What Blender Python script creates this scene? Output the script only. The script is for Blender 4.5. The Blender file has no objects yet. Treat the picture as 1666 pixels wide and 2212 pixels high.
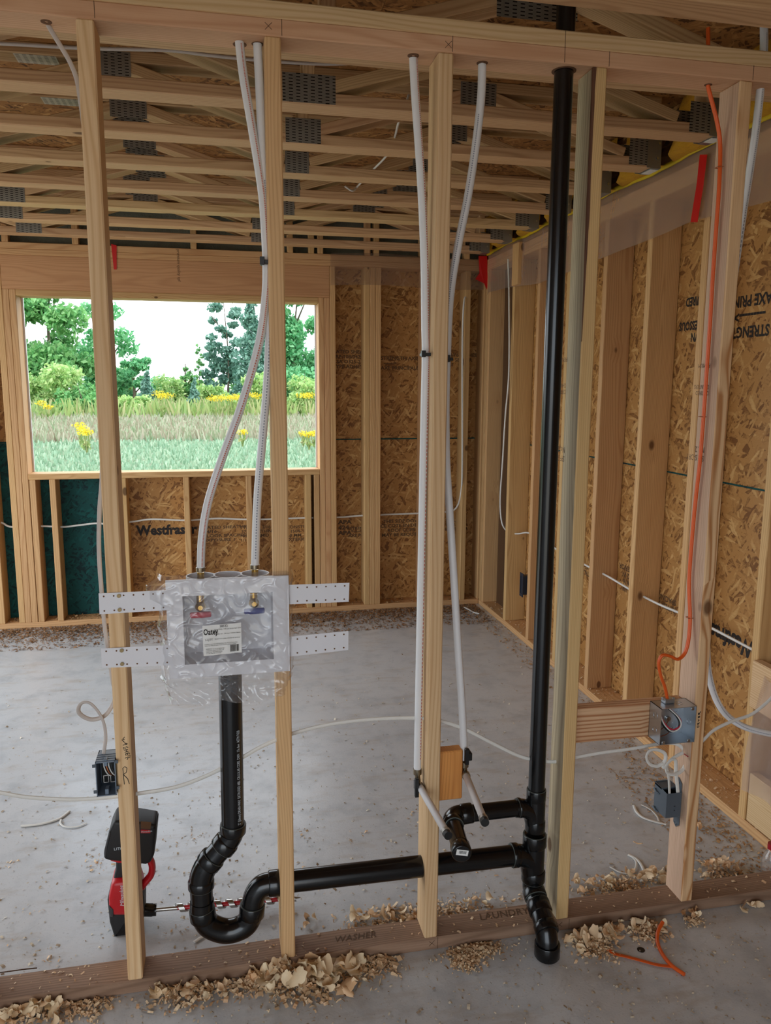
import bpy, bmesh, math, random
from mathutils import Vector, Matrix, Euler, Quaternion, noise as mnoise

scene = bpy.context.scene
COL = scene.collection
rng = random.Random(7)

# ------------------------------------------------------------------ camera
FPX = 1686.56                                   # focal length in pixels of a 1666 x 2212 frame
CAM_POS = Vector((0.2493, -1.9467, 1.6042))
CAM_ROT = Euler((1.41004, -0.00457, -0.20477), 'XYZ')
cam_data = bpy.data.cameras.new('camera')
cam_data.sensor_fit = 'VERTICAL'
cam_data.sensor_height = 36.0
cam_data.lens = FPX * 36.0 / 2212.0
cam_data.clip_start = 0.05
cam_data.clip_end = 600
camera = bpy.data.objects.new('camera', cam_data)
camera.location = CAM_POS
camera.rotation_euler = CAM_ROT
COL.objects.link(camera)
scene.camera = camera

# ------------------------------------------------------------------ view
scene.view_settings.view_transform = 'Standard'
scene.view_settings.look = 'None'
scene.view_settings.gamma = 1.0
scene.view_settings.use_curve_mapping = False
scene.view_settings.exposure = 1.38

scene.cycles.max_bounces = 5
scene.cycles.diffuse_bounces = 3
scene.cycles.glossy_bounces = 2
scene.cycles.transmission_bounces = 2
scene.cycles.transparent_max_bounces = 8
scene.cycles.adaptive_threshold = 0.02
scene.cycles.caustics_reflective = False
scene.cycles.caustics_refractive = False

# ------------------------------------------------------------------ sky
world = bpy.data.worlds.new('sky')
scene.world = world
world.use_nodes = True
wt = world.node_tree
wt.nodes.clear()
w_out = wt.nodes.new('ShaderNodeOutputWorld')
w_bg = wt.nodes.new('ShaderNodeBackground')
w_tc = wt.nodes.new('ShaderNodeTexCoord')
w_map = wt.nodes.new('ShaderNodeMapping')
w_map.inputs['Scale'].default_value = (2.2, 2.2, 6.0)
w_noise = wt.nodes.new('ShaderNodeTexNoise')
w_noise.inputs['Scale'].default_value = 1.6
w_noise.inputs['Detail'].default_value = 5
w_ramp = wt.nodes.new('ShaderNodeValToRGB')
w_ramp.color_ramp.elements[0].position = 0.36
w_ramp.color_ramp.elements[0].color = (0.68, 0.84, 1.0, 1)
w_ramp.color_ramp.elements[1].position = 0.60
w_ramp.color_ramp.elements[1].color = (0.96, 0.98, 1.0, 1)
wt.links.new(w_tc.outputs['Generated'], w_map.inputs['Vector'])
wt.links.new(w_map.outputs['Vector'], w_noise.inputs['Vector'])
wt.links.new(w_noise.outputs['Fac'], w_ramp.inputs['Fac'])
wt.links.new(w_ramp.outputs['Color'], w_bg.inputs['Color'])
w_bg.inputs['Strength'].default_value = 1.5
wt.links.new(w_bg.outputs['Background'], w_out.inputs['Surface'])

# ------------------------------------------------------------------ daylight portals in the openings of the shell
def portal(name, loc, rot, sx, sy):
    ld = bpy.data.lights.new(name, 'AREA')
    ld.shape = 'RECTANGLE'
    ld.size = sx
    ld.size_y = sy
    ld.cycles.is_portal = True
    o = bpy.data.objects.new(name, ld)
    o.location = loc
    o.rotation_euler = rot
    COL.objects.link(o)
X_LEFT, X_RIGHT, Y_BACK, Y_FAR = -2.1, 2.08, -3.8, 3.43
portal('daylight_portal_window', (-0.044, Y_FAR + 0.16, 1.59), (math.radians(-90), 0, 0), 1.89, 1.12)
portal('daylight_portal_rear', (-0.65, Y_BACK - 0.02, 1.2), (math.radians(90), 0, 0), 2.9, 2.4)
portal('daylight_portal_left', (X_LEFT - 0.02, 1.7, 1.2), (0, math.radians(-90), 0), 2.4, 3.2)

# ------------------------------------------------------------------ pixel of the photograph -> point of the place
_RM = CAM_ROT.to_matrix()
def px(u, v, y=None, x=None, z=None):
    d = _RM @ Vector(((u - 833.0) / FPX, -(v - 1106.0) / FPX, -1.0))
    if y is not None: t = (y - CAM_POS.y) / d.y
    elif x is not None: t = (x - CAM_POS.x) / d.x
    else: t = (z - CAM_POS.z) / d.z
    return CAM_POS + d * t

# ------------------------------------------------------------------ object helpers
WM = {}
def link(o, parent=None, world_m=None):
    m = world_m if world_m is not None else Matrix.Identity(4)
    COL.objects.link(o)
    if parent is not None:
        o.parent = parent
        o.matrix_parent_inverse = WM[parent.name].inverted()
    o.matrix_basis = m
    WM[o.name] = m.copy()
    return o
def tag(o, label=None, cat=None, group=None, kind=None):
    if label: o['label'] = label
    if cat: o['category'] = cat
    if group: o['group'] = group
    if kind: o['kind'] = kind
    return o
def thing(name, label, cat, loc=(0, 0, 0), group=None):
    o = bpy.data.objects.new(name, None)
    o.empty_display_size = 0.05
    link(o, None, Matrix.Translation(Vector(loc)))
    return tag(o, label, cat, group)
def setting(name, loc=(0, 0, 0)):
    o = bpy.data.objects.new(name, None)
    link(o, None, Matrix.Translation(Vector(loc)))
    o['kind'] = 'structure'
    return o
def dup(root, m):
    """copy a thing with its parts and sub-parts; m moves it"""
    r = root.copy()
    COL.objects.link(r)
    r.matrix_basis = m
    for ch in list(root.children):
        c = ch.copy(); COL.objects.link(c); c.parent = r
        for g in list(ch.children):
            d = g.copy(); COL.objects.link(d); d.parent = c
    return r

class MB:
    """collects geometry of ONE part and links it as one mesh"""
    def __init__(self): self.v = []; self.f = []; self.smooth = []
    def add(self, vs, fs, smooth=False):
        n = len(self.v)
        self.v += [Vector(p) for p in vs]
        for f in fs: self.f.append([i + n for i in f]); self.smooth.append(smooth)
        return self
    def box(self, a, b, c=0.0, m=None):
        x0, y0, z0 = a; x1, y1, z1 = b
        vs, fs = chamfer_box(x0, y0, z0, x1, y1, z1, c)
        if m is not None: vs = [m @ Vector(p) for p in vs]
        return self.add(vs, fs)
    def tube(self, pts, r, n=14, cap=True, flat=None, smooth=True, up=None):
        """sweep a circle (or a flat oval of half-widths flat=(a,b)) along pts; r may be a list"""
        pts = [Vector(p) for p in pts]
        N = len(pts)
        rs = r if isinstance(r, (list, tuple)) else [r] * N
        T = []
        for i in range(N):
            t = pts[min(i + 1, N - 1)] - pts[max(i - 1, 0)]
            T.append(t.normalized() if t.length > 1e-9 else Vector((0, 0, 1)))
        u0 = Vector(up) if up is not None else (Vector((0, 1, 0)) if abs(T[0].y) < 0.8 else Vector((1, 0, 0)))
        nrm = (u0 - T[0] * u0.dot(T[0])).normalized()
        vs, fs = [], []
        for i in range(N):
            if i: nrm = (nrm - T[i] * nrm.dot(T[i])).normalized()
            bi = T[i].cross(nrm)
            for k in range(n):
                a = 2 * math.pi * k / n
                if flat: o = nrm * (flat[0] * math.cos(a)) + bi * (flat[1] * math.sin(a))
                else: o = (nrm * math.cos(a) + bi * math.sin(a)) * rs[i]
                vs.append(pts[i] + o)
        for i in range(N - 1):
            for k in range(n):
                fs.append((i * n + k, i * n + (k + 1) % n, (i + 1) * n + (k + 1) % n, (i + 1) * n + k))
        self.add(vs, fs, smooth)
        if cap:
            self.add(vs[:n], [tuple(range(n))[::-1]])
            self.add(vs[-n:], [tuple(range(n))])
        return self
    def ring(self, c, axis, r0, r1, h, n=24):
        """a hollow collar: outer radius r1, inner radius r0, height h along axis from c"""
        c = Vector(c); ax = Vector(axis).normalized()
        q = Vector((0, 0, 1)).rotation_difference(ax)
        vs, fs = [], []
        for rr, hh in ((r1, 0), (r1, h), (r0, h), (r0, 0)):
            for k in range(n):
                a = 2 * math.pi * k / n
                vs.append(c + q @ Vector((rr * math.cos(a), rr * math.sin(a), hh)))
        for j in range(4):
            for k in range(n):
                fs.append((j * n + k, j * n + (k + 1) % n, ((j + 1) % 4) * n + (k + 1) % n, ((j + 1) % 4) * n + k))
        return self.add(vs, fs, False)
    def disc(self, c, axis, r, h, n=20):
        c = Vector(c); ax = Vector(axis).normalized()
        return self.tube([c, c + ax * h], r, n, True, None, False)
    def build(self, name, mat, parent=None, origin=None, m=None):
        me = bpy.data.meshes.new(name)
        o0 = Vector(origin) if origin is not None else Vector((0, 0, 0))
        me.from_pydata([tuple(p - o0) for p in self.v], [], self.f)
        me.polygons.foreach_set('use_smooth', self.smooth)
        me.materials.append(mat)
        me.update()
        o = bpy.data.objects.new(name, me)
        return link(o, parent, m if m is not None else Matrix.Translation(o0))

def chamfer_box(x0, y0, z0, x1, y1, z1, c):
    if c <= 0:
        vs = [(x0, y0, z0), (x1, y0, z0), (x1, y1, z0), (x0, y1, z0), (x0, y0, z1), (x1, y0, z1), (x1, y1, z1), (x0, y1, z1)]
        return vs, [(3, 2, 1, 0), (4, 5, 6, 7), (0, 1, 5, 4), (1, 2, 6, 5), (2, 3, 7, 6), (3, 0, 4, 7)]
    bm = bmesh.new()
    vs = [bm.verts.new(p) for p in chamfer_box(x0, y0, z0, x1, y1, z1, 0)[0]]
    for f in chamfer_box(0, 0, 0, 1, 1, 1, 0)[1]: bm.faces.new([vs[i] for i in f])
    bmesh.ops.bevel(bm, geom=list(bm.edges), offset=c, segments=1, affect='EDGES')
    bm.verts.index_update()
    out = [tuple(v.co) for v in bm.verts], [[v.index for v in f.verts] for f in bm.faces]
    bm.free()
    return out

_board_cache = {}
def board(name, p0, p1, w, t, wdir, mat, parent=None, bevel=0.003):
    """a sawn board from p0 to p1 (centre line); local Z runs with the grain, local X along wdir (width w), thickness t"""
    p0, p1 = Vector(p0), Vector(p1)
    L = (p1 - p0).length
    key = (round(L, 4), round(w, 4), round(t, 4), bevel, mat.name)
    me = _board_cache.get(key)
    if me is None:
        me = bpy.data.meshes.new(name)
        vs, fs = chamfer_box(-w / 2, -t / 2, -L / 2, w / 2, t / 2, L / 2, bevel)
        me.from_pydata(vs, [], fs); me.materials.append(mat); me.update()
        _board_cache[key] = me
    z = (p1 - p0).normalized()
    x = Vector(wdir); x = (x - z * x.dot(z)).normalized()
    y = z.cross(x)
    m = Matrix((x, y, z)).transposed().to_4x4()
    m.translation = (p0 + p1) / 2
    return link(bpy.data.objects.new(name, me), parent, m)

def spline(pts, per=8):
    """Catmull-Rom through pts"""
    P = [Vector(p) for p in pts]
    P = [P[0] * 2 - P[1]] + P + [P[-1] * 2 - P[-2]]
    out = []
    for i in range(1, len(P) - 2):
        a, b, c, d = P[i - 1], P[i], P[i + 1], P[i + 2]
        for k in range(per):
            t = k / per
            out.append(0.5 * ((2 * b) + (c - a) * t + (2 * a - 5 * b + 4 * c - d) * t * t + (3 * b - a - 3 * c + d) * t ** 3))
    out.append(P[-2])
    return out

def lettering(s, size, mat, parent, origin, right, up, name='printed_lettering', align='LEFT', width=1.0, thick=0.0004, shear=0.0, bold=0.0):
    cu = bpy.data.curves.new(name, 'FONT')
    cu.body = s; cu.size = size; cu.align_x = align
    cu.shear = shear; cu.offset = bold
    cu.resolution_u = 2
    tmp = bpy.data.objects.new('tmp', cu)
    me = bpy.data.meshes.new_from_object(tmp)
    bpy.data.objects.remove(tmp); bpy.data.curves.remove(cu)
    me.name = name
    me.materials.clear(); me.materials.append(mat)
    r = Vector(right).normalized(); u = Vector(up); u = (u - r * u.dot(r)).normalized(); n = r.cross(u)
    m = Matrix((r * width, u, n)).transposed().to_4x4()
    m.translation = Vector(origin) + n * thick
    return link(bpy.data.objects.new(name, me), parent, m)

def strokes(lines, r, mat, parent, name='handwriting'):
    b = MB()
    for l in lines: b.tube(l, r, 5, True)
    return b.build(name, mat, parent)

# ------------------------------------------------------------------ materials
def srgb(r, g, b):
    f = lambda c: (c / 255 / 12.92) if c / 255 <= 0.04045 else ((c / 255 + 0.055) / 1.055) ** 2.4
    return (f(r), f(g), f(b), 1.0)

class NT:
    def __init__(self, name):
        self.m = bpy.data.materials.new(name); self.m.use_nodes = True
        self.t = self.m.node_tree; self.t.nodes.clear()
        self.out = self.n('OutputMaterial')
        self.b = self.n('BsdfPrincipled')
        self.l(self.b.outputs[0], self.out.inputs['Surface'])
    def n(self, kind, **kw):
        nd = self.t.nodes.new('ShaderNode' + kind)
        for k, v in kw.items(): setattr(nd, k, v)
        return nd
    def l(self, a, b): self.t.links.new(a, b)
    def sock(self, node, i, v):
        if v is None: return
        if hasattr(v, 'is_output') or isinstance(v, bpy.types.NodeSocket): self.l(v, node.inputs[i])
        else: node.inputs[i].default_value = v
    def math(self, op, a, b=None, c=None, clamp=False):
        nd = self.n('Math', operation=op); nd.use_clamp = clamp
        for i, v in enumerate((a, b, c)): self.sock(nd, i, v)
        return nd.outputs[0]
    def vmath(self, op, a, b=None):
        nd = self.n('VectorMath', operation=op)
        self.sock(nd, 0, a); self.sock(nd, 1, b)
        return nd.outputs['Value'] if op in ('LENGTH', 'DOT_PRODUCT', 'DISTANCE') else nd.outputs[0]
    def mix(self, fac, a, b, blend='MIX'):
        nd = self.n('Mix', data_type='RGBA', blend_type=blend)
        self.sock(nd, 0, fac); self.sock(nd, 6, a); self.sock(nd, 7, b)
        return nd.outputs[2]
    def ramp(self, fac, stops):
        nd = self.n('ValToRGB'); cr = nd.color_ramp
        while len(cr.elements) < len(stops): cr.elements.new(0.5)
        for e, (p, c) in zip(cr.elements, stops):
            e.position = p; e.color = c if len(c) == 4 else (*c, 1)
        self.sock(nd, 0, fac)
        return nd.outputs[0]
    def noise(self, vec, scale, detail=3, rough=0.5, col=False):
        nd = self.n('TexNoise'); nd.inputs['Scale'].default_value = scale
        nd.inputs['Detail'].default_value = detail; nd.inputs['Roughness'].default_value = rough
        if vec is not None: self.l(vec, nd.inputs['Vector'])
        return nd.outputs['Color' if col else 'Fac']
    def vor(self, vec, scale, feature='F1', out='Distance', rand=1.0):
        nd = self.n('TexVoronoi', feature=feature); nd.inputs['Scale'].default_value = scale
        nd.inputs['Randomness'].default_value = rand
        self.l(vec, nd.inputs['Vector'])
        return nd.outputs[out]
    def bump(self, h, strength=0.3, dist=0.002):
        nd = self.n('Bump'); nd.inputs['Strength'].default_value = strength; nd.inputs['Distance'].default_value = dist
        self.l(h, nd.inputs['Height']); self.l(nd.outputs[0], self.b.inputs['Normal'])
    def set(self, **kw):
        for k, v in kw.items(): self.sock(self.b, k.replace('_', ' '), v)
        return self.m

def plain(name, col, rough=0.5, metal=0.0, spec=0.5, coat=0.0, var=0.0):
    t = NT(name)
    c = col
    if var:
        tc = t.n('TexCoord'); f = t.noise(tc.outputs['Object'], 9.0, 4)
        c = t.mix(t.math('MULTIPLY', f, var, clamp=True), col, tuple(x * 0.55 for x in col[:3]) + (1,))
    t.set(Base_Color=c, Roughness=rough, Metallic=metal)
    t.b.inputs['Specular IOR Level'].default_value = spec
    t.b.inputs['Coat Weight'].default_value = coat
    return t.m

def wood(name, light, dark, knot=(90, 55, 30), ring=130.0, dirt=0.0, vary=0.16, contrast=0.55, rough=0.62, knots=0.5):
    """softwood lumber: growth rings about a pith near the board, fibres, knots; grain along local Z"""
    t = NT(name)
    tc = t.n('TexCoord'); oi = t.n('ObjectInfo')
    wn = t.n('TexWhiteNoise', noise_dimensions='1D'); t.l(oi.outputs['Random'], wn.inputs['W'])
    off = t.vmath('MULTIPLY', t.vmath('SUBTRACT', wn.outputs['Color'], (0.5, 0.5, 0.0)), (0.15, 0.15, 13.0))
    p = t.vmath('ADD', tc.outputs['Object'], off)
    kd = t.n('TexVoronoi'); kd.inputs['Scale'].default_value = 1.0
    kv = t.vmath('MULTIPLY', p, (7.0, 7.0, 4.2)); t.l(kv, kd.inputs['Vector'])
    sep = t.n('SeparateColor'); t.l(kd.outputs['Color'], sep.inputs[0])
    on = t.math('GREATER_THAN', sep.outputs[0], 1.0 - knots)
    size = t.math('MULTIPLY_ADD', sep.outputs[1], 0.07, 0.035)
    rel = t.math('DIVIDE', kd.outputs['Distance'], size)
    kmask = t.math('MULTIPLY', t.math('SUBTRACT', 1.45, rel, clamp=True), on, clamp=True)
    kmask = t.math('MULTIPLY', kmask, 2.2, clamp=True)
    halo = t.math('MULTIPLY', t.math('MAXIMUM', t.math('SUBTRACT', 1.0, t.math('MULTIPLY', rel, 0.24)), 0.0), on)
    warp = t.noise(t.vmath('MULTIPLY', p, (5, 5, 0.9)), 1.0, 2, 0.5, True)
    warp = t.vmath('MULTIPLY', t.vmath('SUBTRACT', warp, (0.5, 0.5, 0.5)), (0.075, 0.075, 0.0))
    q = t.vmath('MULTIPLY', t.vmath('ADD', p, warp), (1, 1, 0))
    r = t.math('ADD', t.vmath('LENGTH', q), t.math('MULTIPLY', halo, 0.012))
    s = t.math('SINE', t.math('MULTIPLY', r, ring * 6.283))
    s = t.math('POWER', t.math('MULTIPLY_ADD', s, 0.5, 0.5), 2.6)
    fib = t.noise(t.vmath('MULTIPLY', p, (220, 220, 5)), 1.0, 2, 0.6)
    blot = t.noise(t.vmath('MULTIPLY', p, (9, 9, 1.3)), 1.0, 2, 0.6)
    L, D = srgb(*light), srgb(*dark)
    c = t.mix(t.math('MULTIPLY', s, contrast), L, D)
    c = t.mix(t.math('MULTIPLY', t.math('SUBTRACT', fib, 0.40, clamp=True), 0.9, clamp=True), c, D)
    c = t.mix(t.math('MULTIPLY', t.math('SUBTRACT', blot, 0.5, clamp=True), 1.1, clamp=True), c, D)
    c = t.mix(t.math('MULTIPLY', halo, 0.35, clamp=True), c, D)
    c = t.mix(t.math('MULTIPLY', kmask, 0.85), c, srgb(*knot))
    hs = t.n('HueSaturation')
    sepw = t.n('SeparateColor'); t.l(wn.outputs['Color'], sepw.inputs[0])
    t.sock(hs, 'Value', t.math('MULTIPLY_ADD', sepw.outputs[2], vary, 1.0 - vary / 2))
    t.sock(hs, 'Hue', t.math('MULTIPLY_ADD', sepw.outputs[0], 0.016, 0.492))
    t.l(c, hs.inputs['Color']); c = hs.outputs[0]
    if dirt:
        g = t.noise(t.vmath('MULTIPLY', p, (30, 30, 2.2)), 1.0, 5, 0.65)
        c = t.mix(t.math('MULTIPLY', t.math('SUBTRACT', g, 0.48, clamp=True), dirt * 6, clamp=True), c, srgb(62, 46, 36))
    t.set(Base_Color=c, Roughness=rough)
    t.b.inputs['Specular IOR Level'].default_value = 0.3
    t.bump(fib, 0.15, 0.001)
    return t.m

def osb(name, light, mid, dark, rough=0.6, bump=0.5):
    """oriented strand board: three overlaid layers of long random strands; board lies in local X-Y"""
    t = NT(name)
    tc = t.n('TexCoord'); oi = t.n('ObjectInfo')
    p0 = t.vmath('ADD', tc.outputs['Object'], t.vmath('MULTIPLY', t.n('CombineXYZ').outputs[0], (1, 1, 1)))
    cx = t.n('CombineXYZ'); t.sock(cx, 0, t.math('MULTIPLY', oi.outputs['Random'], 31.0)); t.sock(cx, 1, t.math('MULTIPLY', oi.outputs['Random'], 17.0))
    p0 = t.vmath('ADD', tc.outputs['Object'], cx.outputs[0])
    wob = t.vmath('MULTIPLY', t.vmath('SUBTRACT', t.noise(p0, 7.0, 2, 0.5, True), (0.5, 0.5, 0.5)), (0.05, 0.05, 0))
    p = t.vmath('ADD', p0, wob)
    best = None; tint = None
    for ang, sx, sy in ((0.15, 12, 70), (0.95, 16, 66), (-0.75, 14, 74), (2.1, 17, 80)):
        mp = t.n('Mapping'); mp.inputs['Rotation'].default_value = (0, 0, ang)
        t.l(p, mp.inputs['Vector'])
        v = t.n('TexVoronoi'); v.voronoi_dimensions = '2D'; v.inputs['Scale'].default_value = 1.0
        t.l(t.vmath('MULTIPLY', mp.outputs[0], (sx, sy, 1)), v.inputs['Vector'])
        sc = t.n('SeparateColor'); t.l(v.outputs['Color'], sc.inputs[0])
        h = t.math('SUBTRACT', sc.outputs[0], t.math('MULTIPLY', v.outputs['Distance'], 0.35))
        if best is None: best, tint = h, sc.outputs[1]
        else:
            g = t.math('GREATER_THAN', h, best)
            tint = t.math('ADD', t.math('MULTIPLY', sc.outputs[1], g), t.math('MULTIPLY', tint, t.math('SUBTRACT', 1.0, g)))
            best = t.math('MAXIMUM', h, best)
    grain = t.noise(t.vmath('MULTIPLY', p, (60, 160, 1)), 1.0, 3, 0.6)
    f = t.math('ADD', t.math('MULTIPLY', tint, 0.72), t.math('MULTIPLY', grain, 0.28))
    f = t.math('ADD', f, t.math('MULTIPLY', t.math('SUBTRACT', best, 0.72), 0.45), clamp=True)
    c = t.ramp(f, [(0.14, srgb(*dark)), (0.34, srgb(*mid)), (0.62, srgb(*mid)), (0.88, srgb(*light))])
    t.set(Base_Color=c, Roughness=rough)
    t.b.inputs['Specular IOR Level'].default_value = 0.35
    t.bump(grain, bump, 0.0015)
    return t.m

M = {}
M['stud'] = wood('pine_stud', (226, 194, 148), (196, 152, 100))
M['stud_far'] = wood('pine_wall_stud', (216, 174, 122), (184, 134, 84))
M['pink_plate'] = wood('pinkish_plate', (220, 178, 138), (190, 140, 98), contrast=0.45)
M['bark_strip'] = wood('bark_strip', (104, 70, 46), (74, 46, 30))
M['truss'] = wood('truss_lumber', (214, 178, 134), (172, 128, 86), vary=0.22, knots=0.3)
M['fir'] = wood('fir_stud', (228, 190, 146), (176, 118, 70), ring=85.0, contrast=0.95, knots=0.7)
M['stud_straight'] = wood('straight_grain_stud', (222, 184, 132), (192, 146, 94), ring=190.0, contrast=0.5, knots=0.35)
M['grey_stud'] = wood('weathered_stud', (192, 172, 142), (140, 118, 94), dirt=0.05)
M['pink_stud'] = wood('pinkish_weathered_stud', (206, 172, 146), (170, 132, 106), dirt=0.02, contrast=0.4)
M['plate'] = wood('treated_plate', (164, 134, 108), (120, 92, 70), dirt=0.16, knots=0.35)
M['block'] = wood('fir_block', (224, 158, 84), (190, 118, 56), ring=170.0, contrast=0.5, knots=0.2)
M['header'] = wood('header_lumber', (206, 160, 112), (170, 120, 76), vary=0.1, contrast=0.35)
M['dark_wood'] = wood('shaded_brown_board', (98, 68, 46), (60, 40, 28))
M['osb'] = osb('osb_sheathing', (212, 168, 108), (182, 132, 74), (126, 82, 40))
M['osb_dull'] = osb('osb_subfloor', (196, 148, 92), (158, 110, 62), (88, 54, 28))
M['osb_green'] = osb('green_coated_osb', (16, 86, 82), (12, 70, 68), (8, 40, 42), rough=0.75, bump=0.2)
M['abs'] = plain('black_abs', srgb(14, 14, 15), 0.2, 0, 0.5, var=0.3)
M['abs_edge'] = plain('glue_line', srgb(86, 90, 84), 0.5)
M['black'] = plain('black_plastic', srgb(17, 17, 18), 0.4)
M['ink'] = plain('black_ink', srgb(34, 26, 22), 0.7)
M['ink_soft'] = plain('worn_ink', srgb(92, 66, 42), 0.7)
M['ink_teal'] = plain('ink_on_green', srgb(6, 30, 32), 0.7)
M['red_ink'] = plain('red_print', srgb(205, 120, 100), 0.6)
M['grey_ink'] = plain('grey_print', srgb(150, 150, 158), 0.6)
M['white_ink'] = plain('white_print', srgb(205, 215, 222), 0.5)
M['pvc_white'] = plain('white_plastic', srgb(226, 224, 228), 0.35)
M['sticker'] = plain('paper_sticker', srgb(232, 230, 226), 0.6)
M['brass'] = plain('brass', srgb(205, 165, 90), 0.25, 1.0)
M['steel'] = plain('bright_steel', srgb(178, 176, 172), 0.28, 1.0)
M['crimp'] = plain('crimp_ring_steel', srgb(150, 138, 118), 0.3, 1.0)
M['galv_box'] = plain('galvanised_box_steel', srgb(196, 202, 208), 0.3, 0.85, var=0.3)
M['red'] = plain('red_plastic', srgb(186, 26, 34), 0.38)
M['red_dark'] = plain('red_valve', srgb(196, 40, 62), 0.4)
M['blue'] = plain('blue_valve', srgb(44, 60, 140), 0.4)
M['tool_black'] = plain('rubber_black', srgb(24, 23, 24), 0.55)
M['tool_grey'] = plain('dark_grey_plastic', srgb(58, 58, 60), 0.5)
M['grey_box'] = plain('grey_plastic', srgb(82, 90, 98), 0.45)
M['blue_box'] = plain('blue_grey_plastic', srgb(112, 126, 142), 0.42)
M['navy_box'] = plain('dark_blue_plastic', srgb(40, 46, 58), 0.45)
M['cable'] = plain('white_cable_jacket', srgb(226, 222, 214), 0.4)
M['cable_grey'] = plain('dull_cable_jacket', srgb(196, 184, 176), 0.42)
M['orange'] = plain('orange_cable_jacket', srgb(226, 92, 26), 0.4)
M['copper'] = plain('copper_wire', srgb(190, 110, 70), 0.35, 1.0)
M['tape'] = plain('red_sheathing_tape', srgb(206, 22, 24), 0.35)
M['caulk'] = plain('yellow_sealant', srgb(204, 172, 20), 0.5)
M['nail'] = plain('nail_steel', srgb(120, 112, 104), 0.4, 1.0)
M['screw'] = plain('bronze_screw', srgb(130, 112, 80), 0.4, 0.8)
M['dark_hole'] = plain('drilled_hole', srgb(104, 68, 42), 0.9)
M['red_cap'] = plain('dark_red_cap', srgb(150, 20, 30), 0.4)

def pex():
    t = NT('pex_tubing')
    t.set(Base_Color=srgb(228, 226, 226), Roughness=0.36)
    t.b.inputs['Subsurface Weight'].default_value = 0.25
    t.b.inputs['Subsurface Radius'].default_value = (0.01, 0.01, 0.01)
    return t.m
M['pex'] = pex()

def galv(flat=False):
    """galvanised truss plate with rows of punched slots (plate lies in local X-Z)"""
    t = NT('punched_splice_plate' if flat else 'punched_truss_plate')
    tc = t.n('TexCoord')
    sx = t.n('SeparateXYZ'); t.l(tc.outputs['Object'], sx.inputs[0])
    ax = t.math('ABSOLUTE', t.math('SUBTRACT', t.math('FRACT', t.math('MULTIPLY', sx.outputs[0], 44.0)), 0.5))
    row = t.math('FLOOR', t.math('MULTIPLY', sx.outputs[0], 44.0))
    az = t.math('ABSOLUTE', t.math('SUBTRACT', t.math('FRACT', t.math('ADD', t.math('MULTIPLY', sx.outputs[1 if flat else 2], 105.0), t.math('MULTIPLY', row, 0.37))), 0.5))
    slot = t.math('MULTIPLY', t.math('LESS_THAN', ax, 0.27), t.math('LESS_THAN', az, 0.21))
    edge = t.math('MULTIPLY', t.math('LESS_THAN', ax, 0.27), t.math('LESS_THAN', t.math('SUBTRACT', az, 0.21), 0.1))
    n = t.noise(tc.outputs['Object'], 26, 4, 0.6)
    base = t.mix(n, srgb(118, 114, 106), srgb(158, 154, 146))
    base = t.mix(t.math('MULTIPLY', edge, 0.5), base, srgb(206, 200, 190))
    c = t.mix(slot, base, srgb(40, 36, 32))
    t.set(Base_Color=c, Roughness=0.45, Metallic=0.25 if flat else 0.55)
    if flat: t.set(Base_Color=t.mix(slot, srgb(216, 208, 198), srgb(120, 112, 104)))
    return t.m
M['galv'] = galv()
M['galv_bright'] = galv(True)
M['hanger'] = plain('hanger_steel', srgb(150, 150, 148), 0.4, 0.75, var=0.5)

def concrete():
    t = NT('concrete_slab')
    tc = t.n('TexCoord'); p = tc.outputs['Object']
    a = t.noise(p, 1.1, 5, 0.6); b = t.noise(p, 7.0, 5, 0.65); d = t.noise(t.vmath('MULTIPLY', p, (1, 3.2, 1)), 4.0, 6, 0.7)
    sp = t.noise(p, 160, 2, 0.5)
    c = t.mix(a, srgb(192, 194, 197), srgb(212, 211, 210))
    c = t.mix(t.math('MULTIPLY', t.math('SUBTRACT', b, 0.48, clamp=True), 2.4, clamp=True), c, srgb(160, 164, 168))
    c = t.mix(t.math('MULTIPLY', t.math('SUBTRACT', d, 0.53, clamp=True), 3.0, clamp=True), c, srgb(172, 156, 138))
    c = t.mix(t.math('MULTIPLY', t.math('SUBTRACT', sp, 0.62, clamp=True), 2.5, clamp=True), c, srgb(96, 92, 88))
    sc = t.n('TexVoronoi', feature='DISTANCE_TO_EDGE'); sc.inputs['Scale'].default_value = 2.3
    t.l(t.vmath('ADD', p, t.vmath('MULTIPLY', t.noise(p, 1.7, 4, 0.6, True), (0.9, 0.9, 0.9))), sc.inputs['Vector'])
    hair = t.math('MULTIPLY', t.math('LESS_THAN', sc.outputs['Distance'], 0.006), t.math('GREATER_THAN', t.noise(p, 2.6, 2, 0.5), 0.56))
    c = t.mix(t.math('MULTIPLY', hair, 0.12), c, srgb(150, 146, 142))
    t.set(Base_Color=c, Roughness=t.math('MULTIPLY_ADD', b, 0.22, 0.20))
    t.b.inputs['Specular IOR Level'].default_value = 0.45
    t.bump(sp, 0.12, 0.002)
    return t.m
M['concrete'] = concrete()

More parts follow.
